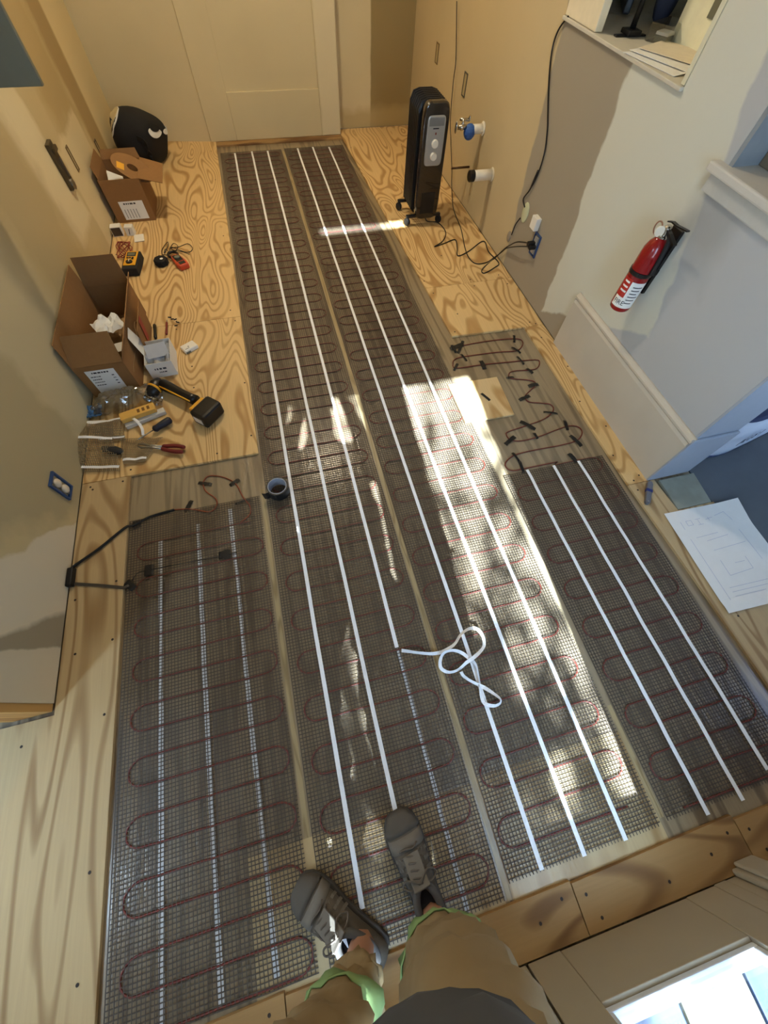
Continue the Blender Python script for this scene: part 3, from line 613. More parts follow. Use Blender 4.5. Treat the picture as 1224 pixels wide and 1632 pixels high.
# yellow multimeter
p = F(216, 432); mm = thing('multimeter', 'yellow and black multimeter standing beside the large cardboard box', 'multimeter', (p.x-.005, p.y+.04, 0), rz=-.10)
obj('casing', B().loft([[V(-.044, -.095, z0), V(.044, -.095, z0), V(.047, .02, z0), V(.044, .095, z0), V(-.044, .095, z0), V(-.047, .02, z0)] for z0 in (0, .045)]), RUB, mm, bevel=.006)
obj('face', B().bb(-.036, .034, -.062, .085, .0452, .050), YEL, mm, bevel=.004)
obj('display', B().bb(-.022, .020, .035, .066, .0502, .052), P('lcd', c(96, 100, 84), .3), mm, bevel=.001); obj('display_frame', B().bb(-.027, .025, .029, .072, .0500, .0512), INKD, mm)
for i, (x, y) in enumerate(((-.018, .012), (-.004, .012), (.012, .012), (.012, -.002))): obj('button', B().bb(x-.0055, x+.0055, y-.004, y+.004, .0502, .0535), INKD, mm)
obj('dial', B().lathe([(.019, 0), (.019, .005), (.015, .007)], 20, (-.002, -.032, .0502)), BLACK, mm); obj('dial_pointer', B().box((-.002, -.026, .058), (.004, .022, .003)), WHITEP, mm)
rl = [F(207+14*math.sin(k*1.7)*(1-.02*k)-10, 398+13*math.cos(k*1.3+.5), .012+.006*math.sin(k*2.1)) for k in range(22)]
tag(obj('test_leads', B().tube(catmull(rl, 5), .0024, 6), P('lead_dark_red', c(128, 34, 30), .5), smooth=True), 'tangle of red test leads behind the yellow multimeter', 'test leads')
# orange clamp meter and its leads, black puck
p = F(288, 424); cm = thing('clamp_meter', 'orange and black clamp meter lying on the plywood with coiled leads', 'clamp meter', (p.x, p.y+.02, 0), rz=.45)
obj('casing', B().loft([[V(-.03, -.075, z), V(.03, -.075, z), V(.034, -.03, z), V(.026, .06, z), V(-.026, .06, z), V(-.034, -.03, z)] for z in (0.001, .032)]), ORANGE, cm, bevel=.007)
obj('display', B().bb(-.019, .019, -.062, -.034, .0322, .034), P('lcd_dark', c(44, 46, 40), .25), cm); obj('keypad', B().bb(-.022, .022, -.026, .045, .0322, .035), BLACK, cm, bevel=.002)
obj('dial', B().lathe([(.016, 0), (.016, .006), (.012, .008)], 18, (0, .012, .0352)), GREYP, cm)
obj('jaw', B().tube([V(.028*math.sin(t*2*math.pi/18), .088+.034*math.cos(t*2*math.pi/18), .018) for t in range(18)], .008, 8, closed=True), BLACK, cm, smooth=True)
zt = zo(160, 340, 7.2)
cl = [F(*zt(x, y), .006+.004*(i % 3)) for i, (x, y) in enumerate([(880, 520), (760, 480), (710, 470), (710, 410), (770, 330), (775, 370), (735, 460), (745, 410), (790, 440), (800, 400), (840, 345), (890, 380), (860, 430), (810, 400), (900, 385), (1000, 350), (1055, 390), (1040, 435), (980, 445), (880, 410), (820, 390), (830, 420), (940, 440), (1020, 470)])]
tag(obj('test_leads', B().tube(catmull(cl, 5), .0022, 6), BLACK, smooth=True), 'thin black test leads coiled above the orange clamp meter', 'test leads')
p = F(259, 423); pk = thing('foam_block', 'black octagonal block with a pale centre beside the orange clamp meter', 'block', (p.x, p.y+.012, 0), rz=.2)
obj('block_body', B().lathe([(.040, .002), (.042, .006), (.042, .03), (.038, .034)], 8), FAB, pk); obj('centre_spot', B().lathe([(.009, 0), (.010, .001), (.006, .0015)], 12, (.008, -.006, .0345)), PAPER, pk)
# screwdrivers and bits near the white carton
def driver(name, label, pa, pb2, r, m, ms=STEEL, split=.55):
    a_, b_ = F(*pa), F(*pb2); d = (b_-a_); L_ = d.length; t = thing(name, label, 'screwdriver', (a_.x, a_.y, r), rot=(0, 0, math.atan2(d.y, d.x)))
    obj('grip', B().tube([V(L_*s_, 0, 0) for s_ in (0, .04, .2, .4, split-.05, split)], [r*.6, r, r*1.0, r*.85, r*.95, r*.5], 10), m, t, smooth=True)
    obj('shaft', B().tube([V(L_*split, 0, 0), V(L_*.92, 0, 0), V(L_, 0, -.002)], [.0028, .0028, .0012], 8), ms, t, smooth=True); return t
zs = zo(200, 500, 7.65)
driver('screwdriver', 'slim dark screwdriver on the plywood beside the white carton', zs(365, 150), zs(380, 375), .009, BLACK, BLACK, .75)
driver('screwdriver', 'small red screwdriver on the plywood seam', zs(505, 265), zs(512, 80), .0065, REDPL, STEEL, .8)
for i, (x, y) in enumerate(((540, 45), (575, 70), (610, 78), (640, 105), (618, 150))):
    p = F(*zs(x, y)); tag(obj('wire_offcut', B().cyl((p.x-.008, p.y, .003), (p.x+.008, p.y+.006*(i % 3-1), .003), .0028, n=8), INKD), 'short dark wire offcut scattered by the small red screwdriver', 'wire offcut', 'wire offcuts by the red screwdriver')
p = F(*zs(790, 430)); tp = thing('sensor_module', 'white plastic sensor module lying on the plywood right of the white carton', 'sensor', (p.x, p.y, 0), rz=.55)
obj('casing', B().bb(-.038, .038, -.026, .026, 0, .022), WHITEP, tp, bevel=.004); obj('slot', B().bb(-.03, -.006, -.018, -.015, .0221, .0226), INK, tp); obj('button', B().bb(-.008, -.002, -.008, -.003, .0221, .0235), INK, tp)
obj('terminal', B().bb(-.036, -.01, -.028, -.0262, .003, .012), GREYP, tp)
# cordless drill lying on its side
dr = thing('cordless_drill', 'black and yellow cordless drill with battery, lying beside the large box', 'drill', (F(*zs(470, 870)).x, F(*zs(470, 870)).y, 0), rz=0)
q0 = dr.location
a_, b_ = F(*zs(430, 850), .035)-q0, F(*zs(860, 1060), .04)-q0; ax = (b_-a_).normalized()
obj('grip', B().tube([a_.lerp(b_, t) for t in (0, .08, .3, .6, .85, 1)], [.020, .028, .027, .023, .024, .026], 12), BLACK, dr, smooth=True)
sdv = V(-ax.y, ax.x, 0)
obj('motor_housing', B().tube([a_+sdv*.012-ax*.012, a_-ax*.008-sdv*.02, a_+ax*.0-sdv*.055-V(0, 0, .004), a_+ax*.004-sdv*.085-V(0, 0, .008)], [.022, .032, .030, .024], 14), BLACK, dr, smooth=True)
obj('housing_band', B().tube([a_-ax*.004-sdv*.035-V(0, 0, .001), a_-ax*.002-sdv*.045-V(0, 0, .002)], [.0325, .0325], 14), YEL, dr, smooth=True)
obj('chuck', B().tube([a_+ax*.004-sdv*.085-V(0, 0, .008), a_+ax*.006-sdv*.115-V(0, 0, .012)], [.020, .013], 14), BLACK, dr, smooth=True)
obj('trim_line', B().tube([a_.lerp(b_, t)-sdv*.024+V(0, 0, .012) for t in (.1, .4, .7, .95)], .004, 6), YEL, dr, smooth=True)
bc = F(*zs(985, 1190), .04)-q0
bt = obj('battery', B().box(bc+ax*.008, (.085, .125, .074), math.atan2(ax.y, ax.x)), BLACK, dr, bevel=.012)
obj('battery_collar', B().box(bc-ax*.045+V(0, 0, .0), (.022, .088, .06), math.atan2(ax.y, ax.x)), YEL, dr, bevel=.006)
obj('level_label', B().box(bc+ax*.008-sdv*.0635, (.05, .001, .03), math.atan2(ax.y, ax.x)), PAPER, bt)
# pile in front of the large box
zp = zo(120, 620, 6.8)
BAGM = clear('plastic_film', (.80, .80, .80, 1), .42, .15)
def bagfn(u, v):
    p = F(*zp(170, 330)).lerp(F(*zp(960, 200)), u).lerp(F(*zp(240, 120)).lerp(F(*zp(960, -10)), u), v)
    e = min(u, 1-u, v, 1-v); return V(p.x, p.y, .012+min(e, .25)*.24+.02*noise.noise(V(u*6, v*4, 2))+.012*noise.noise(V(u*15, v*10, 5)))
tag(obj('plastic_bag', B().sheet(bagfn, 36, 20), BAGM, smooth=False), 'crumpled clear plastic bag in front of the large cardboard box', 'plastic bag')
a_, b_ = F(*zp(500, 330), .03), F(*zp(870, 200), .03); d = b_-a_; m_ = (a_+b_)/2
yb = thing('yellow_tool_box', 'flat yellow printed pack lying on the tool pile before the large box', 'pack', (m_.x, m_.y, .034), rz=math.atan2(d.y, d.x))
obj('pack_body', B().bb(-d.length/2, d.length/2, -.024, .024, -.012, .012), P('yellow_card', c(214, 168, 84), .6), yb, bevel=.003)
for k in range(3): obj('print_mark', B().bb(.0+.022*k, .012+.022*k, -.012, .010, .0122, .0126), P('brown_ink', c(120, 84, 36), .7), yb)
a_, b_ = F(*zp(560, 420)), F(*zp(985, 250)); d = b_-a_; m_ = (a_+b_)/2
tag(obj('trim_offcut', B().box((m_.x, m_.y, .011), (d.length, .032, .02), math.atan2(d.y, d.x)), P('offwhite_strip', c(200, 198, 192), .5), bevel=.003), 'grey-white trim offcut lying under the yellow pack', 'offcut')
p = F(*zp(225, 270)); tag(obj('blue_cloth', crumple(p.x, p.y, .02, .07, .07, .02, 21), P('blue_cloth', c(70, 108, 150), .9), solid=.003), 'crumpled blue rag at the left wall end of the tool pile', 'rag')
driver('screwdriver', 'thick black and blue screwdriver on top of the mesh scrap', zp(1060, 360), zp(690, 590), .017, P('grip_navy', c(24, 28, 44), .5), STEEL, .52).location.z = .022
ws = thing('wire_stripper', 'wire stripper with dark red grips on the mesh scrap', 'pliers', (F(*zp(960, 660)).x, F(*zp(960, 660)).y, .018), rz=math.atan2((F(*zp(1160, 700))-F(*zp(730, 660))).y, (F(*zp(1160, 700))-F(*zp(730, 660))).x))
for s_ in (1, -1):
    obj('grip', B().tube(catmull([V(0, .006*s_, 0), V(.03, .012*s_, 0), V(.065, .016*s_, 0), V(.10, .013*s_, 0)], 4), [.006]+[.0095]*11+[.007], 8), REDPL, ws, smooth=True)
    obj('jaw', B().tube([V(0, .006*s_, 0), V(-.05, .004*s_, 0), V(-.09, .010*s_, 0), V(-.11, .004*s_, 0)], [.006, .006, .006, .003], 6), STEEL, ws, smooth=True)
obj('pivot', B().lathe([(.007, -.007), (.007, .007)], 12, (-.045, 0, 0)), STEEL, ws)
def scrap(name, label, corners, arch, nu, nv, seed, tapes):
    P0 = [F(*zp(*q)) for q in corners]
    def fn(u, v):
        p = P0[0].lerp(P0[1], u).lerp(P0[3].lerp(P0[2], u), v)
        return V(p.x, p.y, .006+arch*math.sin(math.pi*v)**1.5*(1-.5*u)+.006*noise.noise(V(u*3, v*3, seed))+.005)
    t = thing(name, label, 'mesh scrap', (P0[0].x, P0[0].y, 0)); b = B()
    for i in range(nu+1): b.ribbon([fn(i/nu, j/14) for j in range(15)], .0024, .0008)
    for j in range(nv+1): b.ribbon([fn(i/14, j/nv) for i in range(15)], .0024, .0008)
    o = obj('mesh', b, P('scrap_thread', c(128, 112, 84), .5), t, loc=-t.location); o['kind'] = 'stuff'
    for v in tapes: obj('adhesive_strip', B().ribbon([fn(i/14, v)+V(0, 0, .0016) for i in range(15)], .013, .0004), LINER, t, loc=-t.location)
    return t
scrap('mesh_scrap', 'curled scrap of mat mesh with two white tapes at the left wall', [(40, 370), (420, 350), (500, 900), (100, 910)], .045, 18, 30, 1, (.03, .45, .93))
scrap('mesh_scrap', 'flat scrap of mat mesh under the wire stripper', [(520, 560), (960, 540), (760, 800), (540, 830)], .012, 20, 16, 5, (.86,))
scrap('mesh_scrap', 'grey rolled scrap of mat mesh beside the yellow pack', [(150, 400), (520, 330), (560, 560), (300, 590)], .05, 18, 14, 8, (.05, .9))
tag(obj('curved_strip', B().ribbon(catmull([F(*zp(600, 310), .03), F(*zp(660, 340), .04), F(*zp(720, 420), .035), F(*zp(735, 500), .02)], 5), .012, .001), LINER), 'short curved white strip beside the black and blue screwdriver', 'tape strip')
p = F(*zp(430, 690)); tag(obj('mesh_pouch', B().sph((p.x, p.y, .02), (.055, .022, .016), 14, 8, Euler((0, 0, -.45)).to_matrix()), P('dark_pouch', c(34, 34, 34), .7, bump=.4, scale=300), smooth=True), 'small black mesh pouch on the curled mesh scrap', 'pouch')

# ------------------------------------------------------------------ right side
# oil-filled radiator
rd = thing('oil_radiator', 'black oil-filled radiator heater on casters by the right wall', 'heater', (1.095, 3.02, 0))
for k in range(7):
    y = -.075+.028*k
    b = B(); pr_ = []
    for (x, z) in ((-.093, .085), (-.093, .575), (-.075, .612), (-.04, .622), (.04, .622), (.075, .612), (.09, .575), (.09, .085), (.07, .062), (-.07, .062)): pr_.append((x, z))
    b.loft([[V(x*s_, y+dy, .34+(z-.34)*s_) for x, z in pr_] for dy, s_ in ((-.009, .93), (-.004, 1), (.004, 1), (.009, .93))])
    obj('fin', b, P('fin_black', c(14, 13, 13), .4), rd, smooth=False)
obj('core_pipe', B().cyl((0, -.09, .12), (0, .10, .12), .02).cyl((0, -.09, .57), (0, .10, .57), .02), BLACK, rd)
rp_ = lambda s_, y: [V(.004+.083*s_*math.copysign(min(1, abs(math.cos(t))**.35), math.cos(t)), y, .335+.29*(1-(1-s_)*.3)*math.copysign(abs(math.sin(t))**.22, math.sin(t))) for t in [2*math.pi*(i+.5)/32 for i in range(32)]]
fp = obj('front_cover', B().loft([rp_(.97, -.095), rp_(1, -.11), rp_(1, -.135), rp_(.93, -.148)]), BLKGLOSS, rd, smooth=False, bevel=.003)
sx0, sx1 = -.052, .060
rr = lambda y, k=0: [V((sx0+sx1)/2+((sx1-sx0)/2-k)*math.copysign(abs(math.cos(t))**.3, math.cos(t)), y, .455+(.115-k)*math.copysign(abs(math.sin(t))**.18, math.sin(t))) for t in [2*math.pi*(i+.5)/32 for i in range(32)]]
cp_ = obj('control_panel', B().loft([rr(-.147), rr(-.153), rr(-.155, .004)]), SILV, rd)
obj('display_band', B().bb(-.042, .050, -.157, -.155, .525, .562), P('grey_band', c(128, 130, 130), .3), cp_, bevel=.004)
obj('brand_mark', B().bb(-.016, .020, -.1562, -.1552, .512, .517), INKD, cp_)
obj('indicator', B().bb(.0, .008, -.1562, -.1552, .487, .497), P('indicator_red', c(120, 40, 30), .4), cp_)
MR = Euler((math.pi/2, 0, 0)).to_matrix()
for z in (.447, .388): obj('knob', B().lathe([(.021, 0), (.021, .006), (.018, .014), (.004, .015)], 20, (.004, -.1552, z), MR), WHITEP, cp_, smooth=False)
obj('grille', B().bb(-.045, .052, -.150, -.1475, .08, .20), BLACK, fp, bevel=.004)
for y in (-.115, .105):
    ft = obj('foot_bar', B().bb(-.13, .12, y-.012, y+.012, .048, .064), BLACK, rd, bevel=.004)
    for x in (-.12, .112):
        obj('caster', B().lathe([(.020, -.011), (.023, -.008), (.023, .008), (.020, .011)], 18, (x, y, .0235), Euler((0, math.pi/2, .5)).to_matrix()).box((x, y, .042), (.016, .018, .02)), RUB, ft)
zk = zo(600, 100, 4.08)
rc = [V(1.105, 2.90, .05), F(*zk(330, 1030), .02)]+[F(*zk(x, y), .004) for x, y in [(400, 1040), (450, 1100), (430, 1160), (378, 1195), (440, 1175), (510, 1150), (525, 1200), (530, 1255), (600, 1225), (695, 1160), (730, 1230), (795, 1300), (770, 1330), (700, 1368), (690, 1340), (770, 1270)]]+[WX(*zk(830, 1212), 1.462), WX(*zk(870, 1185), 1.45), WX(*zk(920, 1165), 1.43), WX(*zk(1000, 1175), 1.435)]
pc = thing('power_cord', 'black radiator power cord looping over the plywood to the wall outlet', 'cord', (1.2, 2.6, 0)); cl_ = -pc.location
obj('cord', B().tube(catmull(rc, 6), .0034, 8), BLACK, pc, smooth=True, loc=cl_)
pg = WX(*zk(1005, 1178), 1.447); obj('plug', B().box(pg, (.045, .026, .024)), BLACK, pc, loc=cl_, bevel=.005)
hc = [WX(*zk(x, y), 1.455) for x, y in [(522, -400), (520, -200), (515, 0), (500, 120), (480, 370), (483, 500), (490, 690)]]+[WX(*zk(489, 800), 1.458)]+[F(*zk(x, y), .004) for x, y in [(496, 920), (512, 985), (550, 1080), (575, 1200), (600, 1265), (645, 1305), (715, 1298), (770, 1262)]]+[WX(*zk(810, 1235), 1.465), WX(*zk(850, 1205), 1.455), WX(*zk(920, 1195), 1.435), WX(*zk(985, 1195), 1.44)]
hg = thing('extension_cord', 'thin black cord hanging down the right wall behind the radiator to the outlet', 'cord', (1.45, 3.0, 0)); cl_ = -hg.location
obj('cord', B().tube(catmull(hc, 6), .0030, 8), BLACK, hg, smooth=True, loc=cl_); pg = WX(*zk(1010, 1198), 1.45); obj('plug', B().box(pg, (.04, .026, .022)), BLACK, hg, loc=cl_, bevel=.005)
zv = zo(824, 0, 3.06)
wc_ = [WX(*zv(x, y), XR-.008) for x, y in [(250, 80), (200, 150), (170, 250), (155, 400), (150, 560), (147, 640), (135, 740), (105, 840), (66, 918)]]+[WX(*zk(x, y), XR-.008) for x, y in [(1050, 700), (1000, 820), (955, 885), (965, 940)]]
wk = thing('wall_cable', 'black cable running from the pass-through sill down the right wall to a green patch', 'cable', (XR-.005, 2.38, .4)); cl_ = -wk.location
obj('cord', B().tube(catmull(wc_, 5), .0038, 8), BLACK, wk, smooth=True, loc=cl_)
obj('cord', B().tube(catmull([WX(*zk(x, y), XR-.008) for x, y in [(935, 1010), (905, 1050), (885, 1100), (878, 1120)]], 5), .0036, 8), BLACK, wk, smooth=True, loc=cl_)
GRN = P('green_putty', c(196, 198, 160), .8, bump=.4); MUD = P('mud', c(150, 138, 122), .9, bump=.5)
p = WX(*zk(968, 975), XR-.001); tag(obj('putty_patch', B().sph(p, (.008, .035, .05), 14, 8), GRN, smooth=True), 'pale green putty lump where the wall cable disappears on the right wall', 'putty')
pcl = [WX(*zk(985, 990)[:2], XR-.004)+V(-.004, .03*math.cos(t)-.0, .035*math.sin(t)) for t in [i*.5-1.6 for i in range(8)]]
p = WX(*zk(862, 1130), XR-.001); tag(obj('mud_patch', B().sph(p, (.010, .022, .03), 9, 6), MUD), 'small grey mud lump at the end of the wall cable', 'putty')
p = WX(*zk(1050, 1040), XR); sw = thing('wall_adapter', 'square white plastic adapter stuck on the right wall above the outlet', 'adapter', p)
obj('casing', B().bb(-.030, -.0005, -.028, .028, -.03, .03), WHITEP, sw, bevel=.003)
p = WX(*zk(1035, 1185), XR); ob = thing('outlet_box', 'blue electrical box with black plugs on the right wall above the floor', 'outlet', p)
bb_ = B(); bb_.bb(-.008, -.0005, -.033, -.027, -.055, .055).bb(-.008, -.0005, .027, .033, -.055, .055).bb(-.008, -.0005, -.027, .027, .049, .055).bb(-.008, -.0005, -.027, .027, -.055, -.049)
obj('box_rim', bb_, BLUE, ob); obj('receptacle', B().bb(-.012, -.001, -.018, .018, -.042, .042), P('recept', c(150, 146, 138), .5), ob, bevel=.003)
# plumbing
vy = WX(770, 205, XR).y; vz = .451
vl = thing('shutoff_valve', 'chrome shutoff valve wrapped in blue tape on a white pipe, right wall', 'valve', (XR, vy, vz))
MX = Euler((0, -math.pi/2, 0)).to_matrix()
obj('pipe', B().cyl((-.001, 0, 0), (-.07, 0, 0), .024, n=18), PVC, vl, smooth=True); obj('escutcheon', B().lathe([(.034, 0), (.034, .004), (.026, .008)], 20, (-.001, 0, 0), MX), PVC, vl)
obj('tape_wrap', B().sph((-.092, 0, -.012), (.038, .034, .040), 14, 9), BLUET, vl)
obj('valve_body', B().cyl((-.12, 0, .012), (-.175, 0, .012), .012).cyl((-.145, 0, .0), (-.145, 0, .05), .008).sph((-.150, 0, .012), .017), CHROME, vl, smooth=True)
obj('handle', B().sph((-.188, 0, .012), (.008, .014, .030), 12, 8), CHROME, vl, smooth=True); obj('supply_stem', B().cyl((-.10, .01, .042), (-.165, .01, .046), .008).sph((-.10, .01, .05), (.008, .01, .016)), CHROME, vl, smooth=True)
p = WX(784, 278, XR); pv = thing('drain_pipe', 'capped white drain pipe stub low on the right wall', 'pipe', p)
obj('pipe', B().cyl((-.001, 0, 0), (-.135, 0, 0), .028, n=22), PVC, pv, smooth=True); obj('cap', B().lathe([(.029, .125), (.030, .128), (.030, .155), (.025, .160)], 22, (0, 0, 0), MX), BLACK, pv, smooth=False)
obj('wall_collar', B().lathe([(.036, 0), (.034, .004), (.029, .006)], 16, (-.001, 0, 0), MX), P('rough_plaster', c(206, 196, 170), .9), pv)
p = WX(748, 266, XR); tag(obj('copper_stub', B().cyl((p.x-.001, p.y, p.z), (p.x-.135, p.y, p.z), .0065, n=12), P('old_copper', c(92, 66, 42), .5, metal=.6), smooth=True), 'thin brown pipe stub sticking out of the right wall above the drain', 'pipe')
def wall_slot(label, p, hy, hz, col=c(120, 98, 62), side=-1):
    t = thing('junction_slot', label, 'wall box', p); b = B(); e = .006; d0, d1 = sorted((side*.0005, side*.005))
    b.bb(d0, d1, -hy, -hy+e, -hz, hz).bb(d0, d1, hy-e, hy, -hz, hz).bb(d0, d1, -hy+e, hy-e, hz-e, hz).bb(d0, d1, -hy+e, hy-e, -hz, -hz+e)
    obj('box_rim', b, P('rim_%s' % label[:6], col, .6), t); d0, d1 = sorted((side*.0003, side*.0015)); obj('box_inside', B().bb(d0, d1, -hy+e, hy-e, -hz+e, hz-e), P('slot_fill', c(172, 154, 112), .8), t); return t
wall_slot('narrow unfinished wall box high beside the back right corner', WX(697, 85, XR), .028, .05)
wall_slot('dark narrow wall box above the shutoff valve', WX(741, 135, XR), .028, .055, c(84, 80, 66))
# fire extinguisher
fe = thing('fire_extinguisher', 'red fire extinguisher hanging in a black bracket on the right wall', 'fire extinguisher', (XR-.062, 1.235, .425))
obj('cylinder', B().lathe([(.034, .0), (.041, .006), (.0425, .02), (.0425, .215), (.041, .235), (.034, .256), (.023, .270), (.019, .276)], 32), RED, fe, smooth=True)
def curved(b0, b1, z0, z1, r, m, name, par):
    return obj(name, B().sheet(lambda u, v: V(r*math.cos(b0+(b1-b0)*u), r*math.sin(b0+(b1-b0)*u), z0+(z1-z0)*v), 16, 2), m, par, smooth=True)
lab = curved(-3.4, -1.1, .022, .128, .0430, PAPER, 'label', fe)
curved(-3.6, -2.55, .062, .135, .0433, P('label_red', c(178, 40, 28), .4), 'red_panel', fe)
def curve_text(body, size, ang, z, r, m, vert=False):
    me = textmesh(body, size, m, .0001)
    for v in me.vertices:
        x, y = (v.co.x, v.co.y); a2 = ang+x/r; v.co = (r*math.cos(a2), r*math.sin(a2), z+y)
    return link('lettering', me, lab)
curve_text('FIRE', .026, -2.75, .041, .0434, INKD)
for k in range(6): curved(-2.25, -1.35-.12*(k % 3), .108-.013*k, .112-.013*k, .0433, INK, 'printed_line', lab)
for k in range(3): curved(-3.3, -2.75+.06*k, .118-.018*k, .125-.018*k, .0436, PAPER, 'printed_line', lab)
obj('strap', B().lathe([(.0430, .148), (.0445, .148), (.0445, .163), (.0430, .163)], 32), BLACK, fe); 
obj('strap_clasp', B().box((-.028, -.034, .156), (.022, .008, .014), -2.3+math.pi/2), BLACK, fe)
obj('neck', B().lathe([(.019, .274), (.019, .282), (.013, .284), (.013, .31), (.009, .314)], 18), CHROME, fe, smooth=False)
obj('gauge', B().lathe([(.018, 0), (.018, .008), (.014, .010)], 18, (-.013, .012, .292), Euler((math.pi/2, 0, -.9)).to_matrix()), PVC, fe)
obj('safety_ring', B().tube([V(-.018, .026+.017*math.cos(t), .296+.02*math.sin(t)) for t in [k*math.pi/8 for k in range(16)]], .0026, 6, closed=True), P('ring', c(150, 112, 92), .4), fe, smooth=True)
obj('lever', B().ribbon([V(0, .012, .322), V(-.005, -.01, .330), V(-.005, -.035, .330), V(-.006, -.09, .338)], .014, .004, side=(1, 0, 0)), BLACK, fe)
obj('handle', B().ribbon([V(0, .0, .304), V(-.005, -.03, .300), V(-.006, -.075, .285)], .016, .005, side=(1, 0, 0)), BLACK, fe)
obj('hose', B().tube(catmull([V(-.0, -.012, .298), V(-.002, -.04, .28), V(.0, -.047, .22), V(.004, -.047, .165)], 5), .0085, 10), RUB, fe, smooth=True)
obj('bracket', B().bb(.046, .0605, -.026, .026, .07, .30).bb(.0, .060, -.028, -.024, .145, .166), BLACK, fe, bevel=.003)
# pass-through
NI = P('niche_paint', c(214, 212, 186), .6)
nb = B().bb(XR+.2, XR+.9, w1[0]-.02, w1[0]-.001, .94, 2.1).bb(XR+.2, XR+.9, w1[1]+.6, w1[1]+.62, .94, 2.1).bb(XR+.88, XR+.9, w1[0]-.02, w1[1]+.62, .94, 2.1).bb(XR+.2, XR+.9, w1[0]-.02, w1[1]+.62, 2.1, 2.12)
struct(obj('wall_pass_through', nb, NI))
struct(obj('trim_6', B().bb(XR-.014, XR+.88, w1[0]+.001, w1[1]-.002, .9885, 1.0).bb(XR+.205, XR+.88, w1[1], w1[1]+.6, .9885, 1.0), P('sill_paint', c(200, 194, 178), .55, var=.08), bevel=.002))
struct(obj('trim_7', B().bb(XR-.006, XR+.03, 2.165, 2.425, 1.001, 2.04), P('casing_cream', c(226, 214, 184), .5), bevel=.004))
window_bits = struct(bpy.data.objects.new('window_1', None)); COL.objects.link(window_bits); window_bits.location = (XR, 1.56, 1.0)
obj('window_jamb', B().bb(.0, .19, .0008, .02, .002, 1.04), NI, window_bits); obj('niche_board', B().bb(.262, .28, .021, .47, .002, 1.04), P('niche_board', c(236, 234, 206), .5), window_bits); obj('strike_plate', B().bb(.258, .2615, .29, .33, .085, .15), GREYP, window_bits)
p = F(1003, 58, 1.0); dl = thing('desk_lamp', 'black lamp stand on a square base on the pass-through ledge', 'lamp', p)
obj('base', B().bb(-.07, .07, -.012, .012, 0, .006).bb(-.03, .03, -.03, .03, .006, .02), BLACK, dl, bevel=.003); obj('pole', B().tube([V(0, 0, .02), V(.005, .01, .12), V(.03, .03, .45)], [.012, .008, .007], 8), BLACK, dl, smooth=True)
obj('second_arm', B().tube([V(.0, .0, .10), V(-.03, .05, .2), V(.0, .08, .45)], .006, 8), BLACK, dl, smooth=True)
p = F(1048, 46, 1.0); tag(obj('navy_cushion', B().sph((p.x+.045, p.y+.07, 1.185), (.05, .11, .184), 20, 12, Euler((0, 0, -.7)).to_matrix(), e=.7), P('navy_fabric', c(58, 66, 92), .8), smooth=True), 'navy blue rounded bag standing behind the lamp in the pass-through', 'bag')
p = F(985, 42, 1.0); tag(obj('dark_screen', B().box((p.x+.20, p.y+.30, 1.19), (.03, .42, .36), -.5), P('dark_screen', c(44, 46, 52), .3), bevel=.006), 'dark slab like a screen at the back of the pass-through', 'screen')
p = F(1052, 68, 1.0); cbx = thing('plastic_box', 'clear plastic box on the pass-through ledge beside the lamp', 'plastic box', p, rz=.5)
obj('shell', B().bb(-.04, .11, -.04, .05, .001, .05), clear('clear_plastic', (.9, .9, .88, 1), .25, .08), cbx, bevel=.004); obj('contents', B().bb(-.03, .03, -.03, .02, .004, .02), GREYP, cbx, bevel=.002); obj('contents', B().bb(-.03, .03, -.03, .02, .022, .03), PAPER, cbx)
for i, (px, py, rz, lbl) in enumerate(((1052, 100, .15, 'white sheet with a curled corner hanging over the pass-through sill'), (1062, 96, .30, 'middle white sheet in the paper pile on the pass-through sill'), (1075, 92, .45, 'topmost cream sheet of the paper pile on the pass-through sill'))):
    p = F(px, py, 1.0); M_ = Euler((0, 0, rz)).to_matrix(); zz = 1.002+.004*i
    tag(obj('paper_sheet', B().sheet(lambda u, v: V(p.x+.03, p.y, zz)+M_ @ V((u-.5)*.19, (v-.5)*.27, .016*max(0, u*.3+(1-v)-1.0)**1*(3-i)), 8, 8), PAPER if i < 2 else P('cream_paper', c(226, 214, 190), .8), solid=.0012), lbl, 'paper')
# window 2
w2o = struct(bpy.data.objects.new('window_2', None)); COL.objects.link(w2o); w2o.location = (XR, w2[1], w2[2])
LJ = -(w2[1]-w2[0])
obj('window_jamb', B().bb(.001, .195, -.016, -.0005, .002, 1.02), P('jamb_grey', c(138, 146, 152), .5), w2o)
obj('window_sill', B().bb(-.035, .19, LJ-.0, .045, -.010, .016), P('sill_white', c(200, 196, 186), .5, var=.05), w2o, bevel=.006)
obj('window_apron', B().bb(-.016, -.0005, LJ, .03, -.06, -.012), P('apron_white', c(184, 184, 178), .5), w2o, bevel=.004)
obj('sash', B().bb(.10, .13, LJ, -.017, .017, .06).bb(.10, .13, -.06, -.017, .06, 1.0), P('sash_brown', c(120, 108, 90), .6), w2o, bevel=.003)
obj('blind', B().bb(.131, .137, LJ, -.06, .06, 1.0), P('blind_brown', c(116, 100, 78), .8), w2o)
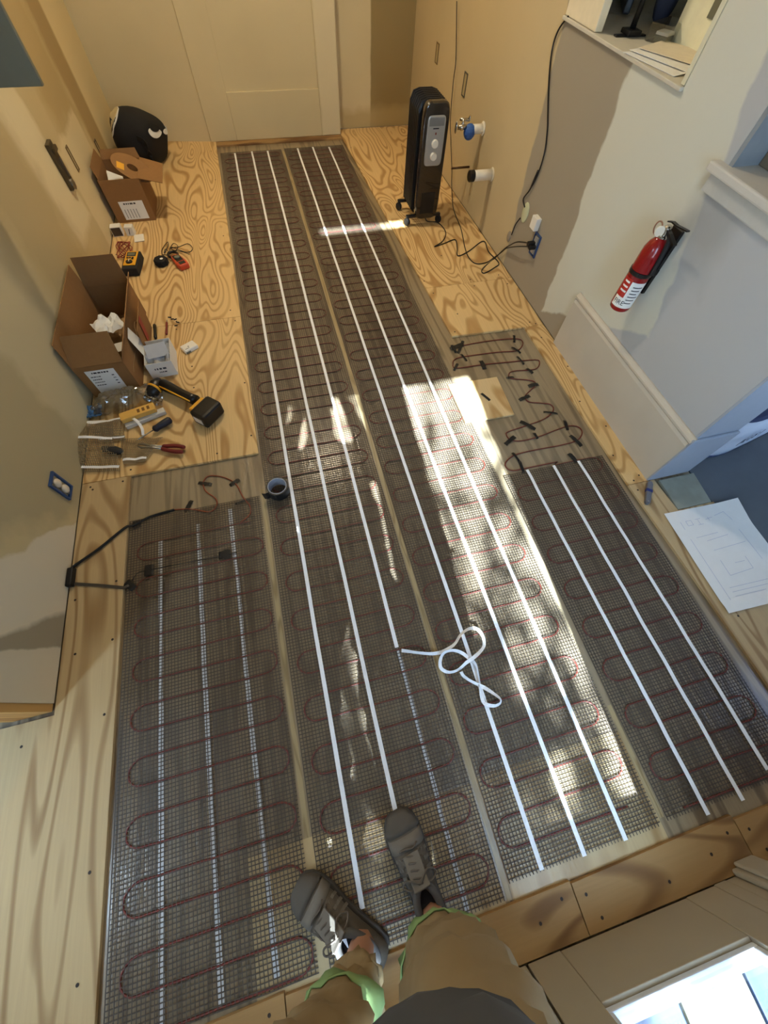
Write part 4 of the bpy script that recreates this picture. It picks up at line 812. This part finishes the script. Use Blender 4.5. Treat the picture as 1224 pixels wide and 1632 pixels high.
# doorway at the right: tile, mortar bag, paper, multitool
tag(obj('stone_tile', B().prism([(1.513, .418), (1.688, .416), (1.706, .572), (1.520, .574)], -.0118, .001), P('tile_stone', c(140, 142, 128), .5, var=.3, scale=14), bevel=.002), 'mottled grey stone tile at the doorway threshold beside the jamb', 'tile')
mb = thing('mortar_bag', 'white mortar bag with dark blue print standing in the right doorway', 'bag', (2.02, .84, -.012), rz=.20)
def bagring(z, k): return [V(.30*k*math.copysign(abs(math.cos(t))**.45, math.cos(t)), .19*k*math.copysign(abs(math.sin(t))**.45, math.sin(t)), z) for t in [2*math.pi*i/40 for i in range(40)]]
obj('bag_body', B().loft([bagring(.001, .93), bagring(.03, .99), bagring(.09, 1.02), bagring(.17, 1.0), bagring(.228, .97), bagring(.246, .90)]), P('bag_paper', c(206, 214, 226), .6, var=.06, scale=12), mb, smooth=True)
obj('printed_top', B().loft([bagring(.2465, .91), bagring(.252, .84), bagring(.258, .5)]), P('bag_blue', c(40, 54, 92), .5, var=.4, scale=9), mb)
obj('printed_band', B().loft([[p_*1.006 if False else V(p_.x*1.008, p_.y*1.008, p_.z) for p_ in bagring(z, k)] for z, k in ((.012, .955), (.03, .99), (.045, 1.0))], cap=False), P('bag_blue2', c(70, 88, 130), .5, var=.3, scale=10), mb)
text_on(mb, 'PLUS I', .058, (-.165, -.1975, .165), (math.pi/2, 0, 0), P('bag_ink', c(30, 40, 66), .6))
PN = [F(*q, .003) for q in ((1058, 819), (1140, 801), (1173, 818), (1262, 935), (1160, 978))]
pt = thing('plan_sheet', 'large white hand-drawn plan sheet lying on the plywood by the right doorway', 'paper', (PN[0].x, PN[0].y, .0045))
q1, q2, q4 = PN[0], V(1.79, .40, .003), PN[4]
def pfn(u, v):
    p = q1+(q2-q1)*u*1.02+(q4-q1)*v
    lift = .03*max(0, u-.72)*max(0, .25-v)*8
    return V(p.x, p.y, .004+lift+.002*noise.noise(V(u*3, v*3, 1))+(.004 if v > .9 else 0))-pt.location
obj('sheet', B().sheet(pfn, 14, 18), PAPER, pt, solid=.0006)
yv = (q4-q1).normalized(); rz_ = math.atan2((q2-q1).y, (q2-q1).x)
PENC = P('pencil', c(172, 178, 202), .8)
def draw(u0, v0, u1, v1, w=.0012):
    a, b_ = pfn(u0, v0), pfn(u1, v1); return B().ribbon([a+V(0, 0, .0012), a.lerp(b_, .5)+V(0, 0, .0012), b_+V(0, 0, .0012)], w, .0002)
for u0, v0, u1, v1 in ((.13, .12, .13, .2), (.2, .12, .2, .17), (.2, .17, .27, .17), (.27, .17, .27, .12), (.27, .12, .2, .12), (.33, .12, .4, .12), (.36, .12, .36, .18), (.33, .18, .4, .18), (.46, .14, .56, .13), (.5, .12, .5, .16), (.6, .12, .74, .1), (.74, .1, .78, .2), (.2, .3, .5, .29), (.3, .35, .6, .33), (.3, .45, .75, .43), (.3, .55, .3, .7), (.3, .7, .62, .68), (.62, .68, .62, .56), (.45, .6, .58, .6), (.2, .8, .7, .8), (.2, .84, .7, .84), (.2, .88, .6, .88), (.12, .3, .12, .9), (.78, .3, .8, .62)):
    obj('pencil_line', draw(u0, v0, u1, v1), PENC, pt)
a_, b_ = F(1034, 768), F(1029, 806); mt = thing('utility_knife', 'grey folded utility knife with a blue band beside the right wall corner', 'knife', ((a_.x+b_.x)/2, (a_.y+b_.y)/2, 0), rz=math.atan2((a_-b_).y, (a_-b_).x))
obj('handle', B().loft([[V(x, y*.9, z) for x, y in ((-.066, -.006), (-.055, -.012), (.05, -.014), (.064, -.008), (.064, .008), (.05, .014), (-.055, .012), (-.066, .006))] for z in (.0005, .016)]), P('knife_grey', c(112, 114, 120), .4, metal=.3), mt, bevel=.003)
obj('blue_band', B().bb(.002, .018, -.0138, .0138, .002, .0168), P('band_blue', c(32, 46, 110), .5), mt, bevel=.002); obj('pivot', B().lathe([(.004, 0), (.004, .0015)], 10, (-.054, 0, .016)), STEEL, mt)
# left wall fittings
p = WX(95, 775, XL); lo_ = thing('outlet_box', 'blue electrical box with a white receptacle low on the left wall', 'outlet', p)
bb_ = B(); bb_.bb(.0005, .010, -.034, -.027, -.056, .056).bb(.0005, .010, .027, .034, -.056, .056).bb(.0005, .010, -.027, .027, .049, .056).bb(.0005, .010, -.027, .027, -.056, -.049)
obj('box_rim', bb_, BLUE, lo_); obj('receptacle', B().sph((.006, 0, .021), (.012, .018, .019), 14, 8).sph((.006, 0, -.021), (.012, .018, .019), 14, 8), P('almond', c(214, 200, 176), .5), lo_, smooth=True); obj('yoke', B().bb(.0005, .006, -.010, .010, -.048, .048), STEEL, lo_)
p1, p2 = WX(75, 217, XL), WX(112, 305, XL); hb = thing('conduit_strap', 'dark metal conduit piece with a round knockout in the left wall', 'metal fitting', (XL, (p1.y+p2.y)/2, (p1.z+p2.z)/2))
L2 = (p1.z-p2.z)/2; DKM = P('dark_metal', c(88, 80, 62), .4, metal=.7)
obj('channel', B().bb(.0005, .020, -.055, .022, -L2, L2), DKM, hb, bevel=.003); obj('bright_edge', B().bb(.0202, .026, -.012, .004, -L2*.5, L2*.3), STEEL, hb); obj('knockout', B().lathe([(.024, 0), (.024, .014), (.012, .016)], 16, (.012, -.016, -L2*.82), Euler((0, math.pi/2, 0)).to_matrix()), STEEL, hb); obj('top_clip', B().bb(.001, .032, -.045, .018, L2*.6, L2*.8), DKM, hb)
wall_slot('narrow slot box right of the conduit piece on the left wall', WX(115, 253, XL), .020, .055, c(96, 82, 50), 1)
wall_slot('low slot box behind the smaller cardboard box on the left wall', WX(158, 240, XL), .022, .055, c(86, 76, 60), 1)
ep = thing('panel_door', 'open grey metal electrical panel door swung out from the left wall', 'panel door', (XL, 2.15, .912))
obj('door_sheet', B().bb(.004, .352, -.004, .004, 0, .75), GREYP, ep, bevel=.002); obj('hinge', B().cyl((.004, 0, .08), (.004, 0, .14), .006).cyl((.004, 0, .6), (.004, 0, .66), .006), STEEL, ep); obj('door_lip', B().bb(.346, .352, .004, .018, 0, .75), GREYP, ep)
obj('panel_frame', B().bb(.0005, .006, .012, .40, -.03, .78), GREYP, ep, bevel=.002)

# ------------------------------------------------------------------ the person taking the picture
SKIN = P('skin', c(176, 128, 100), .55, var=.08); KHAKI = P('khaki', c(142, 120, 84), .85, var=.12, scale=18, bump=.25); SHIRT = P('charcoal_tee', c(74, 74, 74), .85, var=.12, scale=14, bump=.25)
GTRIM = P('green_trim', c(130, 156, 98), .8); SHOE = P('shoe_mesh', c(92, 84, 73), .8, var=.15, scale=90, bump=.3); SHOE2 = P('shoe_overlay', c(112, 105, 95), .7, var=.08); SOLE = P('sole', c(66, 62, 58), .7); LINE = P('shoe_lining', c(34, 36, 44), .8)
pe = thing('person', 'person in khaki pants, charcoal shirt and grey sneakers standing before the glass doors', 'person', (-.06, -.47, 0))
po = -pe.location
RA, RK, RH = V(.052, -.508, .10), V(.056, -.495, .48), V(.045, -.50, .88)
LA, LK, LH = V(-.138, -.512, .10), V(-.218, -.53, .48), V(-.155, -.50, .88)
bm = bmesh.new(); sk_l = bm.verts.layers.skin.verify() if hasattr(bm.verts.layers, 'skin') else None
chain = {}
def sv(n, p, r, par=None):
    v = bm.verts.new(p); v[sk_l].radius = (r, r) if not isinstance(r, tuple) else r; chain[n] = v
    if par: bm.edges.new((chain[par], v))
    return v
sv('pelvis', V(-.055, -.50, .92), (.13, .10)); sv('belly', V(-.05, -.47, 1.05), (.13, .11), 'pelvis'); sv('chest', V(-.06, -.49, 1.25), (.14, .10), 'belly'); sv('collar', V(-.06, -.50, 1.37), (.07, .06), 'chest')
sv('neck', V(-.06, -.475, 1.45), .052, 'collar'); sv('head0', V(-.06, -.45, 1.53), (.062, .075), 'neck'); sv('head1', V(-.06, -.44, 1.60), (.075, .095), 'head0'); sv('head2', V(-.06, -.45, 1.68), (.060, .075), 'head1')
sv('nose', V(-.06, -.335, 1.565), .012, 'head0')
for s_, A_, K_, H_ in (('R', RA, RK, RH), ('L', LA, LK, LH)):
    sv('hip'+s_, H_, .085, 'pelvis'); sv('th'+s_, H_.lerp(K_, .5), .072, 'hip'+s_); sv('kn'+s_, K_, .055, 'th'+s_); sv('ca'+s_, K_.lerp(A_, .35)+V(0, -.012, 0), .052, 'kn'+s_); sv('an'+s_, A_, .034, 'ca'+s_); sv('he'+s_, A_+V(0, 0, -.055), .033, 'an'+s_)
    g_ = 1 if s_ == 'R' else -1
    sv('sh'+s_, V(-.06+.17*g_, -.50, 1.345), .058, 'collar'); sv('el'+s_, V(-.05+.195*g_, -.38, 1.13), .042, 'sh'+s_); sv('fa'+s_, V(-.02+.15*g_, -.2, 1.27), .038, 'el'+s_); sv('wr'+s_, V(.0+.085*g_, -.09, 1.38), .026, 'fa'+s_); sv('pa'+s_, V(.0+.075*g_, -.045, 1.425), (.03, .016), 'wr'+s_)
    for k, (dx, dy, dz) in enumerate(((-.0, .035, .028), (-.004, .024, .038), (-.006, .01, .044), (-.004, -.006, .040))):
        sv('f%d'%k+s_, V(.075*g_, -.04, 1.43)+V(.006*g_, dy*.5, dz*.5), .0085, 'pa'+s_); sv('g%d'%k+s_, V((.075+.0)*g_, -.035, 1.44)+V(-.014*g_, dy, dz), .0075, 'f%d'%k+s_)
    sv('t0'+s_, V(.058*g_, -.055, 1.445), .009, 'pa'+s_); sv('t1'+s_, V(.036*g_, -.045, 1.46), .008, 't0'+s_)
me = bpy.data.meshes.new('body'); bm.to_mesh(me); bm.free(); me.materials.append(SKIN)
bo = link('body', me, pe, loc=po); md = bo.modifiers.new('skin', 'SKIN'); md.use_smooth_shade = True
me.skin_vertices[0].data[0].use_root = True
md2 = bo.modifiers.new('sub', 'SUBSURF'); md2.levels = 1; md2.render_levels = 1
obj('hair', B().sph((-.06, -.472, 1.675), (.088, .105, .085), 18, 10), P('hair', c(70, 54, 40), .8), pe, smooth=True, loc=po)
for s_ in (-1, 1): obj('ear', B().sph((-.06+.083*s_, -.45, 1.6), (.01, .02, .03), 8, 6), SKIN, pe, smooth=True, loc=po); obj('eye', B().sph((-.06+.03*s_, -.352, 1.605), .011, 8, 6), PAPER, pe, smooth=True, loc=po)
def cloth_tube(path, seed, n=28, fold=.006):
    """path: (centre, rx, ry) rings with soft folds"""
    P_ = catmull([q[0] for q in path], 5); R_ = catmull([V(q[1], q[2], 0) for q in path], 5); rings = []
    for i, (p, r) in enumerate(zip(P_, R_)):
        ring = []
        for j in range(n):
            t = 2*math.pi*j/n; k = 1+fold/max(r.x, .05)*(noise.noise(V(math.cos(t)*1.6, math.sin(t)*1.6, i*.45+seed))*2+noise.noise(V(math.cos(t)*3, math.sin(t)*3, i*.9+seed))*1.2)
            ring.append(V(p.x+r.x*k*math.cos(t), p.y+r.y*k*math.sin(t), p.z+.006*noise.noise(V(t, i, seed))))
        rings.append(ring)
    return rings
def shell(name, rings, m, th=.004): return obj(name, B().loft(rings, cap=False), m, pe, smooth=True, loc=po, solid=th)
rr_ = cloth_tube([(V(.050, -.532, .19), .088, .068), (V(.053, -.530, .25), .092, .078), (V(.056, -.518, .34), .098, .092), (V(.056, -.480, .50), .104, .102), (V(.050, -.478, .66), .106, .106), (V(.034, -.49, .80), .105, .112), (V(.018, -.50, .90), .095, .12)], 1, fold=.011)
shell('pants_leg', rr_, KHAKI)
ll_ = cloth_tube([(V(-.150, -.524, .195), .053, .050), (V(-.166, -.530, .235), .061, .058), (V(-.190, -.536, .28), .073, .070), (V(-.212, -.530, .38), .084, .084), (V(-.222, -.508, .50), .094, .098), (V(-.195, -.492, .66), .10, .104), (V(-.145, -.49, .80), .10, .11), (V(-.12, -.50, .90), .09, .12)], 5, fold=.011)
shell('pants_leg', ll_, KHAKI)
shell('pants_seat', cloth_tube([(V(-.055, -.50, .80), .175, .125), (V(-.055, -.50, .92), .175, .14), (V(-.05, -.49, 1.0), .17, .145)], 8), KHAKI)
def band(rings):
    out = []
    for r in rings:
        cc = sum(r, V(0, 0, 0))/len(r); out.append([cc+(q-cc)*1.07 for q in r])
    return out
shell('green_hem', band(rr_[0:4]), GTRIM, .003)
shell('green_hem', band(ll_[9:12]), GTRIM, .003)
shell('shirt', cloth_tube([(V(-.012, -.450, .83), .150, .175), (V(-.016, -.450, .90), .160, .18), (V(-.03, -.465, 1.05), .17, .165), (V(-.06, -.49, 1.2), .185, .13), (V(-.06, -.50, 1.33), .19, .10), (V(-.06, -.50, 1.39), .10, .075), (V(-.06, -.49, 1.42), .062, .062)], 11), SHIRT)
for g_ in (1, -1): shell('sleeve', cloth_tube([(V(-.06+.15*g_, -.50, 1.36), .075, .075), (V(-.06+.19*g_, -.46, 1.28), .07, .075), (V(-.055+.195*g_, -.42, 1.20), .066, .068)], 14+g_), SHIRT)
def shoe(toe, heel):
    toe, heel = Vector(toe), Vector(heel); d = toe-heel; L_ = d.length; t = bpy.data.objects.new('shoe', None); COL.objects.link(t); t.parent = pe; mid = (toe+heel)/2
    t.location = (mid.x+po.x, mid.y+po.y, -.0045); t.rotation_euler = (0, 0, math.atan2(d.y, d.x)-math.pi/2); k = L_/.29
    W = [(-.145, .024), (-.135, .032), (-.10, .036), (-.05, .036), (0, .040), (.05, .049), (.09, .050), (.12, .043), (.138, .030), (.145, .015)]
    Ht = {-.145: .060, -.135: .080, -.10: .092, -.05: .092, 0: .098, .05: .080, .09: .060, .12: .047, .138: .038, .145: .030}
    out = lambda e: [(-(w+e), y*k) for y, w in W]+[((w+e), y*k) for y, w in W[::-1]]
    obj('sole', B().prism(out(.005), 0.0, .020), SOLE, t, bevel=.005)
    def ring(y, w, h, s=1.0): return [V(w*s*math.copysign(abs(math.cos(a))**.75, math.cos(a)), y*k, .0195+(h-.0195)*s*max(0, math.sin(a))**.65) for a in [math.pi*i/14 for i in range(15)]]
    obj('upper', B().loft([ring(y, w, Ht[y]) for y, w in W]), SHOE, t, smooth=True, sub=1)
    obj('toe_cap', B().loft([ring(y, w, h, 1.04) for y, w, h in ((.095, .0505, .058), (.108, .047, .052), (.12, .043, .047), (.138, .030, .038), (.1455, .016, .031))]), P('toe_rubber', c(84, 78, 70), .75, var=.1), t, smooth=True)
    obj('toe_overlay', B().loft([ring(y, w, h, 1.02) for y, w, h in ((.06, .0495, .075), (.075, .050, .067), (.09, .050, .060))]), SHOE2, t, smooth=True)
    obj('collar', B().tube([V(.030*math.cos(a), (-.062+.056*math.sin(a))*k, .100+.010*math.sin(a)+.004*math.cos(2*a)) for a in [2*math.pi*i/24 for i in range(24)]], .010, 8, closed=True), P('collar_grey', c(84, 82, 80), .8), t, smooth=True)
    obj('lining', B().lathe([(.031, .082), (.031, .0955), (.0005, .0945)], 24, (0, -.062*k, 0), Matrix(((1, 0, 0), (0, 1.75, 0), (0, 0, 1)))), LINE, t)
    obj('tongue', B().ribbon(catmull([V(0, .055*k, .083), V(0, .025*k, .098), V(0, .0, .112), V(0, -.012*k, .122)], 3), .046, .007, side=(1, 0, 0)), SHOE2, t, bevel=.002)
    la = bpy.data.objects.new('laces', None)
    for i in range(5):
        y = .008+.014*i; z = .108-.0075*i
        obj('lace', B().tube(catmull([V(-.027, y*k, z-.010), V(-.010, (y+.004)*k, z+.001), V(.010, (y-.002)*k, z+.001), V(.027, (y+.004)*k, z-.010)], 3), .0026, 6), P('lace', c(96, 88, 78), .8), t, smooth=True)
    obj('lace_bow', B().tube(catmull([V(0, .0, .118), V(.03, .018, .112), V(.048, .0, .095), V(.03, -.01, .105), V(0, 0, .118), V(-.03, .016, .112), V(-.046, .004, .095), V(-.028, -.008, .105), V(0, 0, .118)], 4), .0025, 6), P('lace', c(96, 88, 78), .8), t, smooth=True)
    for s_ in (1, -1):
        for i in range(3): obj('side_overlay', B().ribbon([V(s_*(.0415+.002*i), (.00+.02*i)*k, .03), V(s_*(.040+.002*i), (.006+.02*i)*k, .055), V(s_*.030, (.012+.018*i)*k, .088-.008*i)], .008, .003, side=(0, 1, 0)), SHOE2, t)
    return t
shoe((.014, -.285, 0), (.060, -.572, 0)); shoe((-.298, -.372, 0), (-.093, -.572, 0))
ph = thing('phone', 'dark slab phone held up by the person', 'phone', tuple(V(0, 0, H)+RC @ V(-.0, -.045, .018)), rot=tuple(cam.rotation_euler))
obj('phone_body', B().bb(-.037, .037, -.06, .085, .0, .008), BLACK, ph, bevel=.004)

# ------------------------------------------------------------------ tree outside that dapples the sunlight
tree = thing('tree', 'leafy tree standing on the patio outside the glass doors', 'tree', (-.9, -6.2, -.16))
obj('trunk', B().tube(catmull([V(0, 0, 0), V(.1, .1, 1.5), V(.3, .5, 3), V(.9, 1.2, 4.4)], 4), [.16, .15, .15, .14, .13, .13, .12, .12, .11, .10, .09, .08, .06], 10), P('bark', c(92, 76, 60), .9), tree, smooth=True)
rnd = random.Random(4); lf = B(); ctr = V(.30, -4.4, 4.3)-tree.location
U_ = SUN.cross(V(1, 0, 0)).normalized(); 
for i in range(28):
    a0 = V(.7, 1.0, 4.0); tip = ctr+(V(rnd.uniform(-1.3, 1.3), rnd.uniform(-.8, .8), rnd.uniform(-1.0, 1.1)) if i < 20 else V(rnd.uniform(-.25, .45), rnd.uniform(-.5, .3), rnd.uniform(-.85, -.35)))
    obj('branch', B().tube(catmull([a0, a0.lerp(tip, .5)+V(0, 0, .2), tip], 4), [.03, .028, .025, .02, .018, .015, .012, .008, .005], 6), P('bark', c(92, 76, 60), .9), tree, smooth=True)
    for k in range(26):
        u = rnd.random(); p = a0.lerp(tip, .35+.65*u)+V(rnd.gauss(0, .14), rnd.gauss(0, .14), rnd.gauss(0, .14)+.1)
        M_ = Euler((rnd.uniform(-1, 1), rnd.uniform(-1, 1), rnd.uniform(0, 6))).to_matrix(); s_ = rnd.uniform(.03, .055)
        lf.add([p+M_ @ V(*q) for q in ((-s_*1.6, 0, 0), (-.3*s_, -s_*.6, .01), (s_*.8, -s_*.4, 0), (s_*1.7, 0, -.01), (s_*.8, s_*.4, 0), (-.3*s_, s_*.6, .01))], [(0, 1, 2, 3, 4, 5)])
fo = obj('foliage', lf, P('leaf', c(84, 112, 52), .6, var=.3, scale=3), tree); fo['kind'] = 'stuff'
